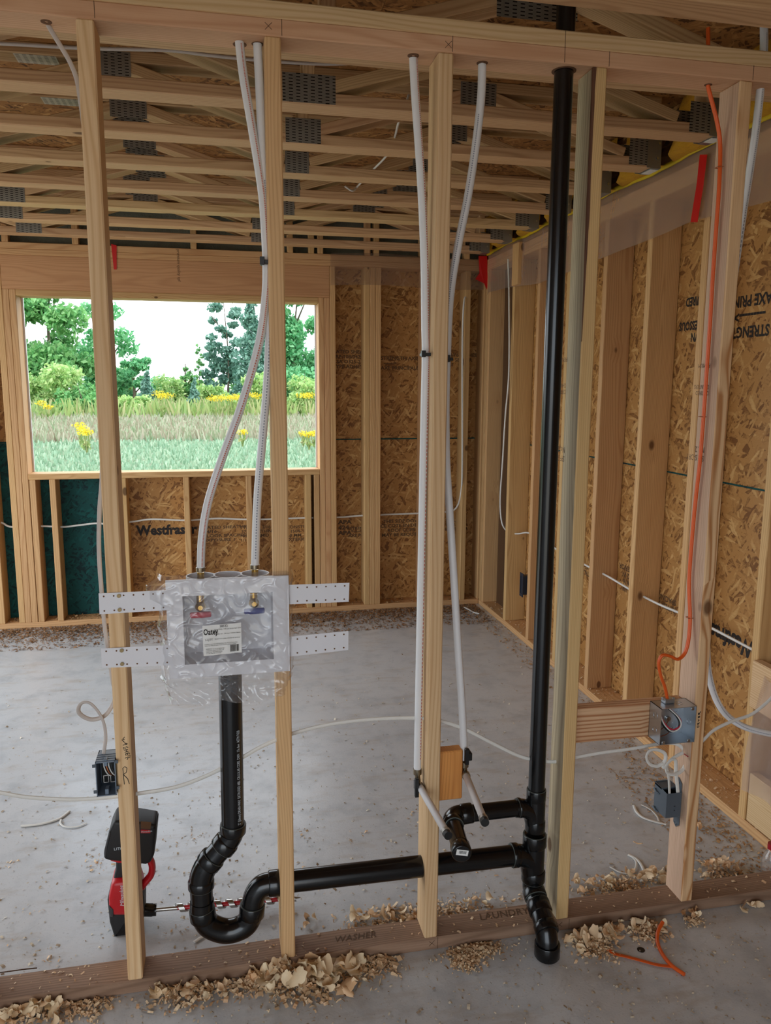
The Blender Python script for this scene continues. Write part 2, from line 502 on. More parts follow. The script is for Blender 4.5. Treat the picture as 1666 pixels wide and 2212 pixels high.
def film(name, clear, col, rough, haze, bscale=30.0, bstr=0.6, facets=False):
    """thin plastic sheet: mostly see-through, some milky scatter, glossy glints on its creases"""
    t = NT(name)
    tr = t.n('BsdfTransparent'); tr.inputs[0].default_value = (0.98, 0.98, 0.98, 1)
    df = t.n('BsdfDiffuse'); df.inputs[0].default_value = col
    tl = t.n('BsdfTranslucent'); tl.inputs[0].default_value = col
    gl = t.n('BsdfGlossy'); gl.inputs['Roughness'].default_value = rough
    tc = t.n('TexCoord')
    bp = t.n('Bump'); bp.inputs['Strength'].default_value = bstr; bp.inputs['Distance'].default_value = 0.006
    nz = t.noise(tc.outputs['Object'], bscale, 3, 0.6)
    if facets: nz = t.vor(t.vmath('ADD', tc.outputs['Object'], t.vmath('MULTIPLY', t.noise(tc.outputs['Object'], 9.0, 2, 0.5, True), (0.06, 0.06, 0.06))), bscale)
    t.l(nz, bp.inputs['Height'])
    for nd in (gl,): t.l(bp.outputs[0], nd.inputs['Normal'])
    m1 = t.n('MixShader'); m1.inputs[0].default_value = 0.5; t.l(df.outputs[0], m1.inputs[1]); t.l(tl.outputs[0], m1.inputs[2])
    m2 = t.n('MixShader'); m2.inputs[0].default_value = haze; t.l(tr.outputs[0], m2.inputs[1]); t.l(m1.outputs[0], m2.inputs[2])
    ge = t.n('NewGeometry')
    cosv = t.math('ABSOLUTE', t.vmath('DOT_PRODUCT', ge.outputs['Incoming'], bp.outputs[0]))
    fres = t.math('MULTIPLY_ADD', t.math('POWER', t.math('SUBTRACT', 1.0, cosv, clamp=True), 5.0), 0.92, 0.075)
    m3 = t.n('MixShader'); t.l(t.math('MULTIPLY', fres, clear, clamp=True), m3.inputs[0]); t.l(m2.outputs[0], m3.inputs[1]); t.l(gl.outputs[0], m3.inputs[2])
    t.l(m3.outputs[0], t.out.inputs['Surface'])
    t.t.nodes.remove(t.b)
    return t.m
M['poly'] = film('poly_vapour_barrier', 0.8, srgb(230, 210, 202), 0.16, 0.36, 9.0, 0.5)
M['poly_thin'] = film('poly_sheet_over_header', 1.0, srgb(190, 160, 140), 0.3, 0.28, 9.0, 0.3)
M['bag'] = film('crumpled_plastic_bag', 1.0, srgb(250, 248, 252), 0.12, 0.12, 17.0, 0.5, True)

def fuzzy(name, a, b, scale=30.0):
    t = NT(name)
    tc = t.n('TexCoord')
    n = t.noise(tc.outputs['Object'], scale, 5, 0.7)
    t.set(Base_Color=t.mix(n, srgb(*a), srgb(*b)), Roughness=0.95)
    t.bump(n, 0.8, 0.02)
    return t.m
M['insul'] = fuzzy('fibreglass_batt', (214, 160, 28), (176, 116, 26), 22)
M['insul_grey'] = fuzzy('bagged_grey_batt', (122, 124, 108), (88, 90, 80), 12)
M['caulk_strip'] = M['caulk']
M['dirt'] = fuzzy('sawdust_film', (134, 100, 66), (104, 76, 50), 60)

def shaving_mat(name, a, b, tl=0.25):
    t = NT(name)
    tc = t.n('TexCoord'); oi = t.n('ObjectInfo'); ge = t.n('NewGeometry')
    rnd = t.math('FRACT', t.math('ADD', oi.outputs['Random'], ge.outputs['Random Per Island']))
    g = t.noise(t.vmath('MULTIPLY', tc.outputs['Object'], (60, 400, 60)), 1.0, 3, 0.6)
    f = t.math('ADD', t.math('MULTIPLY', rnd, 0.75), t.math('MULTIPLY', g, 0.3), clamp=True)
    c = t.mix(f, srgb(*a), srgb(*b))
    t.set(Base_Color=c, Roughness=0.6)
    return t.m
M['shaving'] = shaving_mat('pale_wood_shaving', (246, 228, 192), (218, 168, 120))
M['chips'] = shaving_mat('wood_chips', (240, 216, 178), (198, 150, 106))
M['crumbs'] = shaving_mat('floor_crumbs', (234, 222, 198), (150, 122, 92))
M['shade_chips'] = shaving_mat('shade_darkened_sawdust', (172, 126, 84), (108, 76, 48))
M['brown_chips'] = shaving_mat('brown_sawdust', (204, 164, 118), (146, 108, 74))

def leaf_mat(name, cols, tl=0.35):
    t = NT(name)
    ge = t.n('NewGeometry')
    stops = [(i / max(1, len(cols) - 1), srgb(*c)) for i, c in enumerate(cols)]
    c = t.ramp(ge.outputs['Random Per Island'], stops)
    t.set(Base_Color=c, Roughness=0.55)
    tr = t.n('BsdfTranslucent'); t.l(c, tr.inputs[0])
    mx = t.n('MixShader'); mx.inputs[0].default_value = tl
    t.l(t.b.outputs[0], mx.inputs[1]); t.l(tr.outputs[0], mx.inputs[2]); t.l(mx.outputs[0], t.out.inputs['Surface'])
    return t.m
M['leaf_a'] = leaf_mat('broadleaf_green', [(84, 146, 84), (126, 184, 112), (166, 208, 140)], 0.45)
M['leaf_b'] = leaf_mat('light_shrub_green', [(126, 172, 100), (172, 204, 124), (206, 220, 156)], 0.45)
M['leaf_c'] = leaf_mat('blue_green_needles', [(84, 130, 112), (122, 164, 144), (150, 186, 166)], 0.4)
M['leaf_d'] = leaf_mat('bright_green_leaves', [(84, 160, 104), (120, 190, 132), (158, 212, 156)], 0.45)
M['gold'] = leaf_mat('goldenrod_flowers', [(214, 190, 40), (240, 214, 60)])
M['stalk'] = leaf_mat('tall_weed_stalks', [(124, 152, 84), (152, 172, 100), (178, 172, 122)])
M['dry_grass'] = leaf_mat('tall_dry_grass', [(134, 150, 112), (166, 162, 136), (150, 134, 112)], 0.2)
M['short_grass'] = leaf_mat('short_lawn_grass', [(118, 150, 118), (144, 172, 140), (168, 184, 154)], 0.2)
M['bounce_ground'] = plain('pale_bounce_ground', srgb(196, 186, 170), 0.9, var=0.4)  # pale tone for the unseen ground, picked to bounce daylight up inside
M['bounce_white'] = plain('white_bounce_panel', srgb(214, 218, 222), 0.8)  # white for unseen panels behind the camera, added as a cool reflector
M['bark'] = plain('grey_bark', srgb(112, 98, 82), 0.9, var=0.6)

def field():
    t = NT('field_ground')
    tc = t.n('TexCoord'); p = tc.outputs['Object']
    a = t.noise(p, 0.25, 5, 0.6); b = t.noise(t.vmath('MULTIPLY', p, (1, 0.5, 1)), 2.2, 6, 0.7); e = t.noise(p, 22, 4, 0.7)
    c = t.mix(a, srgb(104, 138, 104), srgb(140, 156, 118))
    c = t.mix(t.math('MULTIPLY', t.math('SUBTRACT', b, 0.5, clamp=True), 2.0, clamp=True), c, srgb(176, 160, 122))
    c = t.mix(t.math('MULTIPLY', e, 0.35), c, srgb(86, 116, 84))
    t.set(Base_Color=c, Roughness=0.9)
    t.bump(e, 1.0, 0.1)
    return t.m
M['field'] = field()

# ================================================================== the setting
ZP = 0.038                                  # top of the bottom plates
ZT = 2.391                                  # underside of the double top plate
H = 2.467                                   # underside of the floor trusses
TD = 0.266                                  # truss depth
VX, VY, VZ = Vector((1, 0, 0)), Vector((0, 1, 0)), Vector((0, 0, 1))

# floor slab
floor = MB().box((X_LEFT - 0.05, Y_BACK - 0.05, -0.12), (X_RIGHT + 0.16, Y_FAR + 0.16, 0.0)).build('floor', M['concrete'])
floor['kind'] = 'structure'

# ---------------------------------------------------------------- partition with the plumbing
wall_front = setting('wall_front')
board('bottom_plate', (-1.9, 0.0445, 0.019), (2.075, 0.0445, 0.019), 0.089, 0.038, VY, M['plate'], wall_front)
board('top_plate', (X_LEFT, 0.0445, 2.410), (2.2, 0.0445, 2.410), 0.089, 0.038, VY, M['pink_plate'], wall_front)
board('top_plate', (X_LEFT, 0.0445, 2.448), (2.2, 0.0445, 2.448), 0.089, 0.038, VY, M['stud'], wall_front)
STUDX = [0.0 - 0.019, 0.4064 - 0.0195, 0.8128 - 0.019, 1.2192 - 0.0205, 1.6256 - 0.017]
STUDT = [-0.0203, 0.3867, 0.7983, 1.1979, 1.6092]
STUDM = [M['stud'], M['stud_straight'], M['stud'], M['stud_straight'], M['fir']]
studs = []
for xb, xt, mt in zip(STUDX, STUDT, STUDM):
    studs.append(board('stud', (xb, 0.0445, ZP), (xt, 0.0445, ZT), 0.089, 0.038, VY, mt, wall_front, 0.0035))
for k, mt in ((3, M['grey_stud']), (4, M['pink_stud'])):      # weathered left faces of the two right studs
    me = studs[k].data.copy(); studs[k].data = me
    me.materials.append(mt)
    for poly in me.polygons:
        if poly.normal.y > 0.9: poly.material_index = 1
for xb in (-0.4255, -0.832, -1.238, 2.055):
    board('stud', (xb, 0.0445, ZP), (xb, 0.0445, ZT), 0.089, 0.038, VY, M['stud'], wall_front, 0.0035)
# bark edge on the fourth stud
vs, fs = [], []
for i in range(25):
    f = i / 24; z = 1.72 + (2.389 - 1.72) * f
    w = 0.0075 * min(1, f * 2.2) * (0.75 + 0.5 * abs(mnoise.noise((z * 9, 1, 1)))) + 0.0004
    xl = STUDX[3] + (STUDT[3] - STUDX[3]) * (z - ZP) / (ZT - ZP) - 0.0192
    vs += [(xl - 0.0006, w, z), (xl - 0.0004, -0.0004, z), (xl + w, -0.0008, z)]
for i in range(24):
    for k in (0, 1): fs.append((i * 3 + k, i * 3 + k + 1, i * 3 + k + 4, i * 3 + k + 3))
MB().add(vs, fs, True).build('bark_edge', M['bark_strip'], studs[3])

# ---------------------------------------------------------------- far wall with the window opening
wall_far = setting('wall_far', (0, Y_FAR, 0))
YF = Y_FAR + 0.07
def fstud(x, z0=ZP, z1=ZT, m='stud_far', name='stud'):
    return board(name, (x + 0.019, YF, z0), (x + 0.019, YF, z1), 0.14, 0.038, VY, M[m], wall_far)
board('bottom_plate', (X_LEFT, YF, 0.019), (X_RIGHT, YF, 0.019), 0.14, 0.038, VY, M['stud_far'], wall_far)
board('top_plate', (X_LEFT, YF, 2.410), (2.22, YF, 2.410), 0.14, 0.038, VY, M['stud_far'], wall_far)
board('top_plate', (X_LEFT, YF, 2.448), (2.22, YF, 2.448), 0.14, 0.038, VY, M['stud_far'], wall_far)
for x in (-2.0, -1.6, -1.229, -1.105, 0.981, 1.218, 1.257, 1.296, 1.63, 1.934, 2.068): fstud(x)
for x in (-1.066, -1.027, 0.903, 0.942): fstud(x, ZP, 2.185, name='jack_stud')
for x in (-0.985, -0.864, -0.425, -0.02, 0.396, 0.803, 0.862): fstud(x, ZP, 0.990, name='cripple_stud')
board('header', (-1.066, YF - 0.0, 2.288), (0.980, YF - 0.0, 2.288), 0.14, 0.206, VY, M['header'], wall_far)
board('window_head_plate', (-0.989, YF, 2.166), (0.903, YF, 2.166), 0.14, 0.038, VY, M['stud_far'], wall_far)
board('window_sill_plate', (-0.989, YF, 1.009), (0.903, YF, 1.009), 0.14, 0.038, VY, M['stud_far'], wall_far)
FM = Matrix((VX, VZ, -VY)).transposed().to_4x4()        # panel plane of the far wall
def fpanel(rects, mat, name='sheathing_panel'):
    x0, z0 = rects[0][0], rects[0][1]
    b = MB()
    for (xa, za, xb, zb) in rects: b.box((xa - x0, za - z0, -0.0115), (xb - x0, zb - z0, 0.0))
    m = FM.copy(); m.translation = Vector((x0, Y_FAR + 0.1405, z0))
    return b.build(name, M[mat], wall_far, None, m)
fp_a = fpanel([(X_LEFT, -0.1, -0.99, 1.2185), (-0.99, -0.1, -0.4065, 0.99)], 'osb_green')
fp_b = fpanel([(-0.404, -0.1, 0.903, 0.99), (0.903, -0.1, 1.948, 1.2185)], 'osb')
fp_c = fpanel([(1.9485, -0.1, 2.232, 1.2185)], 'osb')
fp_d = fpanel([(X_LEFT, 1.219, -0.99, 2.80)], 'osb')
fp_e = fpanel([(-0.987, 2.148, 0.903, 2.80)], 'osb')
fp_f = fpanel([(0.904, 1.219, 2.232, 2.80)], 'osb')
for fp, x0, x1, z in ((fp_f, 0.93, 2.2, 1.224), (fp_d, X_LEFT, -1.0, 1.224)):
    MB().box((x0, Y_FAR + 0.1385, z - 0.004), (x1, Y_FAR + 0.1405, z + 0.004)).build('green_edge_paint', M['osb_green'], fp)
MB().box((-0.992, Y_FAR + 0.136, 1.028), (-0.978, Y_FAR + 0.152, 2.147)).build('window_edge_foam', M['pvc_white'], wall_far)
MB().box((0.892, Y_FAR + 0.136, 1.028), (0.904, Y_FAR + 0.152, 2.147)).build('window_edge_foam', M['pvc_white'], wall_far)
# blocks and bagged insulation between the far top plate and the floor above
for x in (-1.03, -0.62, 0.10, 0.72, 0.86, 0.92, 1.24, 1.30, 1.62, 1.94):
    board('rim_block', (x, Y_FAR + 0.03, H), (x, Y_FAR + 0.03, H + TD), 0.06, 0.038, VY, M['stud_far'], wall_far)
b = MB()
nx = 90
vs, fs = [], []
for i in range(nx + 1):
    for j in range(9):
        x = X_LEFT + (2.05 - X_LEFT) * i / nx; z = H + TD * j / 8
        vs.append((x, Y_FAR + 0.085 - 0.03 * mnoise.noise((x * 5, z * 7, 2)), z))
for i in range(nx):
    for j in range(8): fs.append((i * 9 + j, (i + 1) * 9 + j, (i + 1) * 9 + j + 1, i * 9 + j + 1))
b.add(vs, fs, True)
b.build('insulation_batt', M['insul_grey'], wall_far)

# ---------------------------------------------------------------- right wall
wall_right = setting('wall_right', (X_RIGHT, 0, 0))
XR = X_RIGHT + 0.07
board('bottom_plate', (XR, Y_BACK, 0.019), (XR, Y_FAR, 0.019), 0.14, 0.038, VX, M['stud_far'], wall_right)
board('top_plate', (XR, Y_BACK, 2.410), (XR, Y_FAR + 0.14, 2.410), 0.14, 0.038, VX, M['stud_far'], wall_right)
board('top_plate', (XR, Y_BACK, 2.448), (XR, Y_FAR + 0.14, 2.448), 0.14, 0.038, VX, M['stud_far'], wall_right)
RY = [3.385, 3.335, 2.872, 2.464, 2.057, 1.646, 1.244, 0.838, 0.372, 0.09, -0.38, -0.786, -1.19, -1.6, -2.4, -3.2]
rstuds = []
for y in RY: rstuds.append(board('stud', (XR, y + 0.019, ZP), (XR, y + 0.019, ZT), 0.14, 0.038, VX, M['stud_far'], wall_right))
board('recess_shade_board', (X_RIGHT + 0.115, 3.12, ZP), (X_RIGHT + 0.115, 3.12, ZT), 0.40, 0.030, VY, M['dark_wood'], wall_right)  # added board, its dark brown stands in for the shade of the recess
board('corner_block', (X_RIGHT - 0.019, 2.78, 2.22), (X_RIGHT - 0.019, 2.78, 2.47), 0.10, 0.038, VY, M['stud_far'], wall_right)
RM_ = Matrix((-VY, VZ, -VX)).transposed().to_4x4()
def rpanel(y1, y0, z0, z1):
    m = RM_.copy(); m.translation = Vector((X_RIGHT + 0.1405, y1, z0))
    return MB().box((0, 0, -0.0115), (y1 - y0, z1 - z0, 0)).build('sheathing_panel', M['osb'], wall_right, None, m)
rp_low = [rpanel(3.57, 2.072, -0.1, 1.2185), rpanel(2.0715, -0.37, -0.1, 1.2185), rpanel(-0.373, -2.8, -0.1, 1.2185), rpanel(-2.803, Y_BACK, -0.1, 1.2185)]
rp_up = [rpanel(3.57, 0.852, 1.219, 2.80), rpanel(0.849, -1.59, 1.219, 2.80), rpanel(-1.593, Y_BACK, 1.219, 2.80)]
MB().box((X_RIGHT + 0.1385, 0.85, 1.2205), (X_RIGHT + 0.1405, 3.4, 1.2275)).build('green_edge_paint', M['osb_green'], rp_up[0])
MB().box((X_RIGHT + 0.1385, -1.5, 1.2205), (X_RIGHT + 0.1405, 0.84, 1.2275)).build('green_edge_paint', M['osb_green'], rp_up[1])

# ---------------------------------------------------------------- unseen rest of the shell, its rear and left openings sized for fill light
wall_back = setting('wall_back', (0, Y_BACK, 0))
MB().box((X_LEFT, Y_BACK - 0.14, 2.42), (X_RIGHT + 0.14, Y_BACK, 2.80)).build('unseen_rear_header', M['osb'], wall_back)
MB().box((0.8, Y_BACK - 0.14, 0), (X_RIGHT + 0.14, Y_BACK, 2.42)).build('unseen_corner_panel', M['bounce_white'], wall_back)
wall_left = setting('wall_left', (X_LEFT, 0, 0))
MB().box((X_LEFT - 0.14, Y_BACK, 2.42), (X_LEFT, Y_FAR + 0.14, 2.80)).build('unseen_left_header', M['osb'], wall_left)
MB().box((X_LEFT - 0.14, 3.3, 0), (X_LEFT, Y_FAR + 0.14, 2.42)).build('unseen_corner_panel', M['osb'], wall_left)
MB().box((X_LEFT - 0.14, Y_BACK, 0), (X_LEFT, 0.1, 2.42)).build('unseen_corner_panel', M['bounce_white'], wall_left)

# ---------------------------------------------------------------- ceiling: subfloor panels above the trusses
ceiling = setting('ceiling', (0, 0, H + TD))
for i in range(3):
    y0 = Y_BACK - 0.14; k = 0
    x0 = X_LEFT - 0.14 + i * 1.5
    off = -0.6 if i % 2 else 0.0
    y = y0 + off
    while y < Y_FAR + 0.14:
        ya, yb = max(y, y0), min(y + 1.22, Y_FAR + 0.14)
        if yb - ya > 0.02:
            cx, cy = x0 + 0.75, (ya + yb) / 2
            MB().box((-0.7495, -(yb - ya) / 2 + 0.001, 0), (0.7495, (yb - ya) / 2 - 0.001, 0.018)).build(
                'subfloor_panel', M['osb_dull'], ceiling, None, Matrix.Translation((cx, cy, H + TD)))
        y += 1.22

# ---------------------------------------------------------------- open-web floor trusses
ORD = ['first', 'second', 'third', 'fourth', 'fifth', 'sixth', 'seventh']
BPL = [(0.46, 0.625), (0.502, 0.63), (0.533, 0.631), (0.535, 0.633), (0.545, 0.645), (0.446, 0.535), (0.455, 0.544)]
def truss(y0, label, bx, k):
    t = thing('floor_truss', label, 'truss', (0, y0 + 0.0445, H), 'open-web floor trusses')
    yc = y0 + 0.0445
    xe = 1.955
    board('bottom_chord', (X_LEFT, yc, H + 0.019), (xe, yc, H + 0.019), 0.089, 0.038, VY, M['truss'], t)
    board('top_chord', (X_LEFT, yc, H + TD - 0.019), (1.985, yc, H + TD - 0.019), 0.089, 0.038, VY, M['truss'], t)
    zb, zt = H + 0.038, H + TD - 0.038
    xb0 = (bx[0] + bx[1]) / 2
    bots = [xb0 - 2.64, xb0 - 1.32, xb0, xb0 + 1.32]
    tops = [xb0 - 1.98, xb0 - 0.66, xb0 + 0.66]
    for xb in bots:
        for s in (-1, 1):
            xt = xb + s * 0.66
            if xt > 1.6 or xt < X_LEFT: continue
            board('web', (xb + s * 0.05, yc, zb + 0.012), (xt - s * 0.05, yc, zt - 0.012), 0.089, 0.038, VY, M['truss'], t)
    for xb in (xb0, xb0 - 1.32): board('post', (xb, yc, zb), (xb, yc, zt), 0.089, 0.038, VY, M['truss'], t)
    board('end_post', (1.94, yc, zb), (1.94, yc, zt), 0.089, 0.038, VY, M['truss'], t)
    for yy in (y0 - 0.0012, y0 + 0.0892):
        def plate(xa, xb, za, zb2):
            b = MB().box((xa, yy, za), (xb, yy + 0.001, zb2))
            b.build('connector_plate', M['galv'], t, ((xa + xb) / 2, yy, (za + zb2) / 2))
        plate(bx[0], bx[1], H + 0.004, H + 0.088)
        plate(xb0 - 1.32 - 0.07, xb0 - 1.32 + 0.07, H + 0.004, H + 0.088)
        for xt in tops[1:]: plate(xt - 0.07 - 0.02 * (k == 0), xt + 0.07, zt - 0.055, zt + 0.030)
        plate(1.855, 1.935, H + 0.006, H + 0.105)
    return t
trusses = []
TY = [0.651 + 0.4115 * i for i in range(7)]
for i, y0 in enumerate(TY):
    trusses.append(truss(y0, 'open-web wooden floor truss, %s bottom chord seen beyond the pipe wall' % ORD[i], BPL[i], i))
for k in (1, 2):      # splice plates under two top chords
    ya = TY[k]
    MB().box((-0.402, ya + 0.006, H + TD - 0.0394), (-0.266, ya + 0.083, H + TD - 0.0384)).build('splice_plate', M['galv_bright'], trusses[k], (-0.334, ya + 0.045, H + TD - 0.039))
t241 = truss(0.241, 'open-web wooden floor truss directly behind the top plate of the pipe wall', (0.47, 0.63), 0)
MB().box((1.005, 0.238, H + 0.122), (1.178, 0.2395, H + 0.205)).build('connector_plate', M['galv'], t241, (1.09, 0.238, H + 0.16))
truss(-0.200, 'open-web wooden floor truss on the camera side, crossing the top right corner', (0.47, 0.63), 3)

# joist hangers carrying the right ends of the trusses
for i, y0 in enumerate(TY):
    hg = thing('joist_hanger', 'galvanised joist hanger at the right end of the %s truss from the pipe wall' % ORD[i], 'joist hanger', (2.0, y0 + 0.0445, H - 0.003), 'joist hangers')
    for yy in (y0 - 0.003, y0 + 0.0905): MB().box((1.932, yy, H - 0.002), (1.992, yy + 0.0015, H + 0.125)).build('side_flange', M['hanger'], hg)
    MB().box((1.950, y0 - 0.003, H - 0.004), (1.992, y0 + 0.092, H - 0.002)).build('seat', M['hanger'], hg)
    for dz in (0.035, 0.09): MB().disc((1.972 + dz * 0.1, y0 - 0.004, H + dz), (0, -1, 0), 0.005, 0.003, 10).build('nail_head', M['steel'], hg)
    if i == 0:
        MB().box((1.952, y0 + 0.01, H - 0.0065), (1.99, y0 + 0.06, H - 0.0045)).build('sticker', M['sticker'], hg)
    if i == 1:
        MB().box((1.955, y0 + 0.01, H - 0.006), (1.99, y0 + 0.08, H - 0.0045)).build('sticker', M['sticker'], hg)
# ledger and insulation above the right wall
board('rim_board', (X_RIGHT + 0.03, Y_BACK, H + TD / 2), (X_RIGHT + 0.03, Y_FAR, H + TD / 2), TD, 0.038, VZ, M['osb_dull'], wall_right)
prev = None
gaps = [(-0.10, 0.238), (0.333, 0.648)] + [(y + 0.094, y + 0.406) for y in TY]
for ya, yb in gaps:
    yb = min(yb, Y_FAR - 0.02)
    if yb - ya < 0.08: continue
    vs, fs = [], []
    for i in range(13):
        for j in range(9):
            a, c = i / 12, j / 8
            bulge = 0.115 * (math.sin(math.pi * min(0.97, max(0.03, a))) ** 0.3) * (0.35 + 0.65 * (1 - c)) + 0.02 * mnoise.noise((ya * 3 + a * 4, c * 4, 1.5)) + 0.0
            vs.append((X_RIGHT + 0.008 - max(0.004, bulge), ya + (yb - ya) * a, H + 0.036 + (TD - 0.036) * c))
    for i in range(12):
        for j in range(8): fs.append((i * 9 + j, i * 9 + j + 1, (i + 1) * 9 + j + 1, (i + 1) * 9 + j))
    n0 = len(vs)
    for i in range(13): vs.append((X_RIGHT - 0.012, ya - 0.03 + (yb - ya + 0.06) * i / 12, H + 0.030))
    for i in range(12): fs.append((i * 9, (i + 1) * 9, n0 + i + 1, n0 + i))
    MB().add(vs, fs, True).build('insulation_batt', M['insul'], wall_right)

# ================================================================== black drain pipes
YW = 0.045
def P(u, v, y=YW): return px(u, v, y=y)
XS = 1.120
def zs(v): return px(1165, v, y=YW).z
drain = thing('drain_pipe_assembly', 'black plastic drain and vent pipes with trap, running through the stud wall', 'drain pipe', (1.113, -0.088, 0.0))
def hub(name, a, b, r, glue=True, mat='abs'):
    """a socket collar from a to b with a pale bead where the pipe enters at a"""
    a, b = Vector(a), Vector(b); d = (b - a).normalized()
    o = MB().tube([a, a + d * 0.002, b - d * 0.004, b], [r * 0.97, r, r, r * 0.93], 24).build(name, M[mat], drain)
    if glue: MB().ring(a - d * 0.0006, d, r * 0.86, r * 0.972, 0.0012, 24).build('glue_line', M['abs_edge'], o)
    return o
def pipe(name, pts, r, n=24): return MB().tube(pts, r, n).build(name, M['abs'], drain)
r15, h15, r20, h20 = 0.0242, 0.0288, 0.0302, 0.0352
pipe('vent_stack', [(XS, YW, 2.755), (XS, YW, zs(1720))], r15)
hub('tee_socket', (XS, YW, zs(1704)), (XS, YW, zs(1728)), h15)
pipe('tee_body', [(XS, YW, zs(1726)), (XS, YW, zs(1772))], h15 * 0.97)
hub('tee_socket', (XS, YW, zs(1792)), (XS, YW, zs(1768)), h15 * 1.03, False)
zb1 = px(1130, 1744, y=YW).z
pipe('tee_sweep', spline([(XS - 0.062, YW, zb1), (XS - 0.035, YW, zb1 - 0.004), (XS - 0.012, YW, zb1 - 0.022), (XS - 0.004, YW, zb1 - 0.05)], 6), h15 * 0.93)
xa1 = px(1119, 1745, y=YW).x
hub('tee_socket', (xa1, YW, zb1), (XS - 0.045, YW, zb1), h15)
EL = Vector((0.861, YW, 0.385))
pipe('basin_arm', [(xa1 + 0.02, YW, zb1), (EL.x + 0.03, YW, EL.z)], r15)
hub('elbow_socket', (EL.x + 0.062, YW, EL.z + 0.002), (EL.x + 0.028, YW, EL.z), h15)
CAP = Vector((0.838, -0.134, 0.384))
d_st = (CAP - EL).normalized()
pipe('elbow', spline([(EL.x + 0.034, YW, EL.z), (EL.x + 0.014, YW - 0.004, EL.z), EL + d_st * 0.022, EL + d_st * 0.045], 6), h15 * 0.95)
hub('elbow_socket', EL + d_st * 0.055, EL + d_st * 0.03, h15, True)
stub = pipe('basin_stub', [EL + d_st * 0.03, CAP], r15)
cap = MB().tube([CAP - d_st * 0.032, CAP - d_st * 0.030, CAP - d_st * 0.002, CAP + d_st * 0.003, CAP + d_st * 0.0045], [0.0255, 0.0272, 0.0272, 0.0250, 0.022], 28).build('end_cap', M['abs'], drain)
# barcode sticker on the cap
sr = Vector((1, 0, 0)) - d_st * d_st.x; sr.normalize(); su = (-d_st).cross(sr)
if su.z < 0: su = -su
sq = CAP + d_st * 0.0052 + su * 0.004
b = MB()
sr2 = (sr * 0.98 - su * 0.17).normalized(); su2 = (su * 0.98 + sr * 0.17).normalized()
b.add([sq + sr2 * x + su2 * y for x, y in ((-0.016, -0.008), (0.016, -0.008), (0.016, 0.008), (-0.016, 0.008))], [(0, 1, 2, 3)])
st = b.build('barcode_sticker', M['sticker'], cap)
b = MB()
rb = random.Random(3); x = -0.009
while x < 0.010:
    w = rb.choice((0.0004, 0.0008, 0.0012))
    b.add([sq + d_st * 0.0003 + sr2 * a + su2 * c for a, c in ((x, -0.003), (x + w, -0.003), (x + w, 0.0055), (x, 0.0055))], [(0, 1, 2, 3)])
    x += w + rb.choice((0.0006, 0.001))
b.build('barcode', M['ink'], cap)
# lower wye and the offset down to the slab
hub('wye_socket', (XS, YW, zs(1800)), (XS, YW, zs(1826)), h20)
pipe('wye_body', [(XS, YW, zs(1822)), (XS, YW, zs(1880))], r20 * 1.04)
hub('wye_socket', (XS, YW, zs(1899)), (XS, YW, zs(1876)), h20)
zb2 = px(1125, 1846, y=YW).z
pipe('wye_sweep', spline([(XS - 0.070, YW, zb2), (XS - 0.04, YW, zb2 - 0.003), (XS - 0.014, YW, zb2 - 0.022), (XS - 0.004, YW, zb2 - 0.06)], 6), r20 * 1.06)
xa2 = px(1105, 1848, y=YW).x
hub('wye_socket', (xa2, YW, zb2 + 0.001), (XS - 0.05, YW, zb2), h20)
FH = Vector((1.113, -0.088, 0.0))
k1 = Vector((XS, YW, zs(1905)))
off = spline([k1 + Vector((0, 0, 0.02)), k1, k1 + Vector((-0.001, -0.014, -0.022)), FH + Vector((0.002, 0.030, 0.082)), FH + Vector((0.0005, 0.006, 0.055)), FH + Vector((0, 0, 0.03))], 7)
pipe('offset_bend', off, r20 * 1.03)
q0, q1 = k1 + Vector((-0.001, -0.012, -0.02)), FH + Vector((0.002, 0.030, 0.082))
dd = (q1 - q0).normalized()
hub('bend_socket', q0 + dd * 0.022, q0 - dd * 0.008, h20 * 0.97)
hub('bend_socket', q0 + dd * 0.034, q0 + dd * 0.072, h20 * 0.98)
hub('bend_socket', q1 + dd * 0.004, q1 + dd * 0.03, h20 * 0.98, False)
hub('floor_socket', FH + Vector((0, 0, 0.042)), FH, h20 * 1.03, False)
# washer trap: arm, trap bend, offset, standpipe
arm_a, arm_b = P(598, 1907), P(1112, 1847)
pipe('trap_arm', [arm_a, Vector((xa2 + 0.02, YW, zb2))], r20)
trap = spline([P(436.5, 1945), P(438, 1972), P(452, 1998), P(491, 2011), P(529, 1998), P(544, 1972), P(546, 1955)], 8)
pipe('trap_bend', trap, r20 * 1.07)
pipe('trap_outlet', spline([P(545, 1966), P(548, 1942), P(556, 1924), P(570, 1912), P(596, 1907)], 8), r20 * 1.02)
hub('trap_socket', P(545.5, 1953), P(543.5, 1979), h20)
hub('trap_socket', P(436.5, 1962), P(439.5, 1986), h20)
hub('trap_socket', P(608, 1906), P(580, 1909), h20)
pipe('trap_inlet', [P(434, 1890), P(437, 1970)], r20)
pipe('eighth_bend', spline([P(434.5, 1912), P(436, 1893), P(444, 1873), P(458, 1857)], 7), r20 * 1.07)
hub('bend_socket', P(435, 1917), P(434.5, 1899), h20)
hub('bend_socket', P(461, 1851), P(447, 1868), h20)
pipe('offset_pipe', [P(449, 1866), P(494, 1814)], r20)
pipe('eighth_bend', spline([P(481, 1829), P(494, 1813), P(501, 1799), P(503.5, 1782)], 7), r20 * 1.05)
hub('bend_socket', P(479, 1832), P(493, 1815), h20)
hub('bend_socket', P(503.8, 1779), P(503, 1800), h20)
sp_a, sp_b = P(503.5, 1800), P(497, 1440)
standpipe = pipe('standpipe', [sp_a, sp_b], r20)
a = math.radians(33)
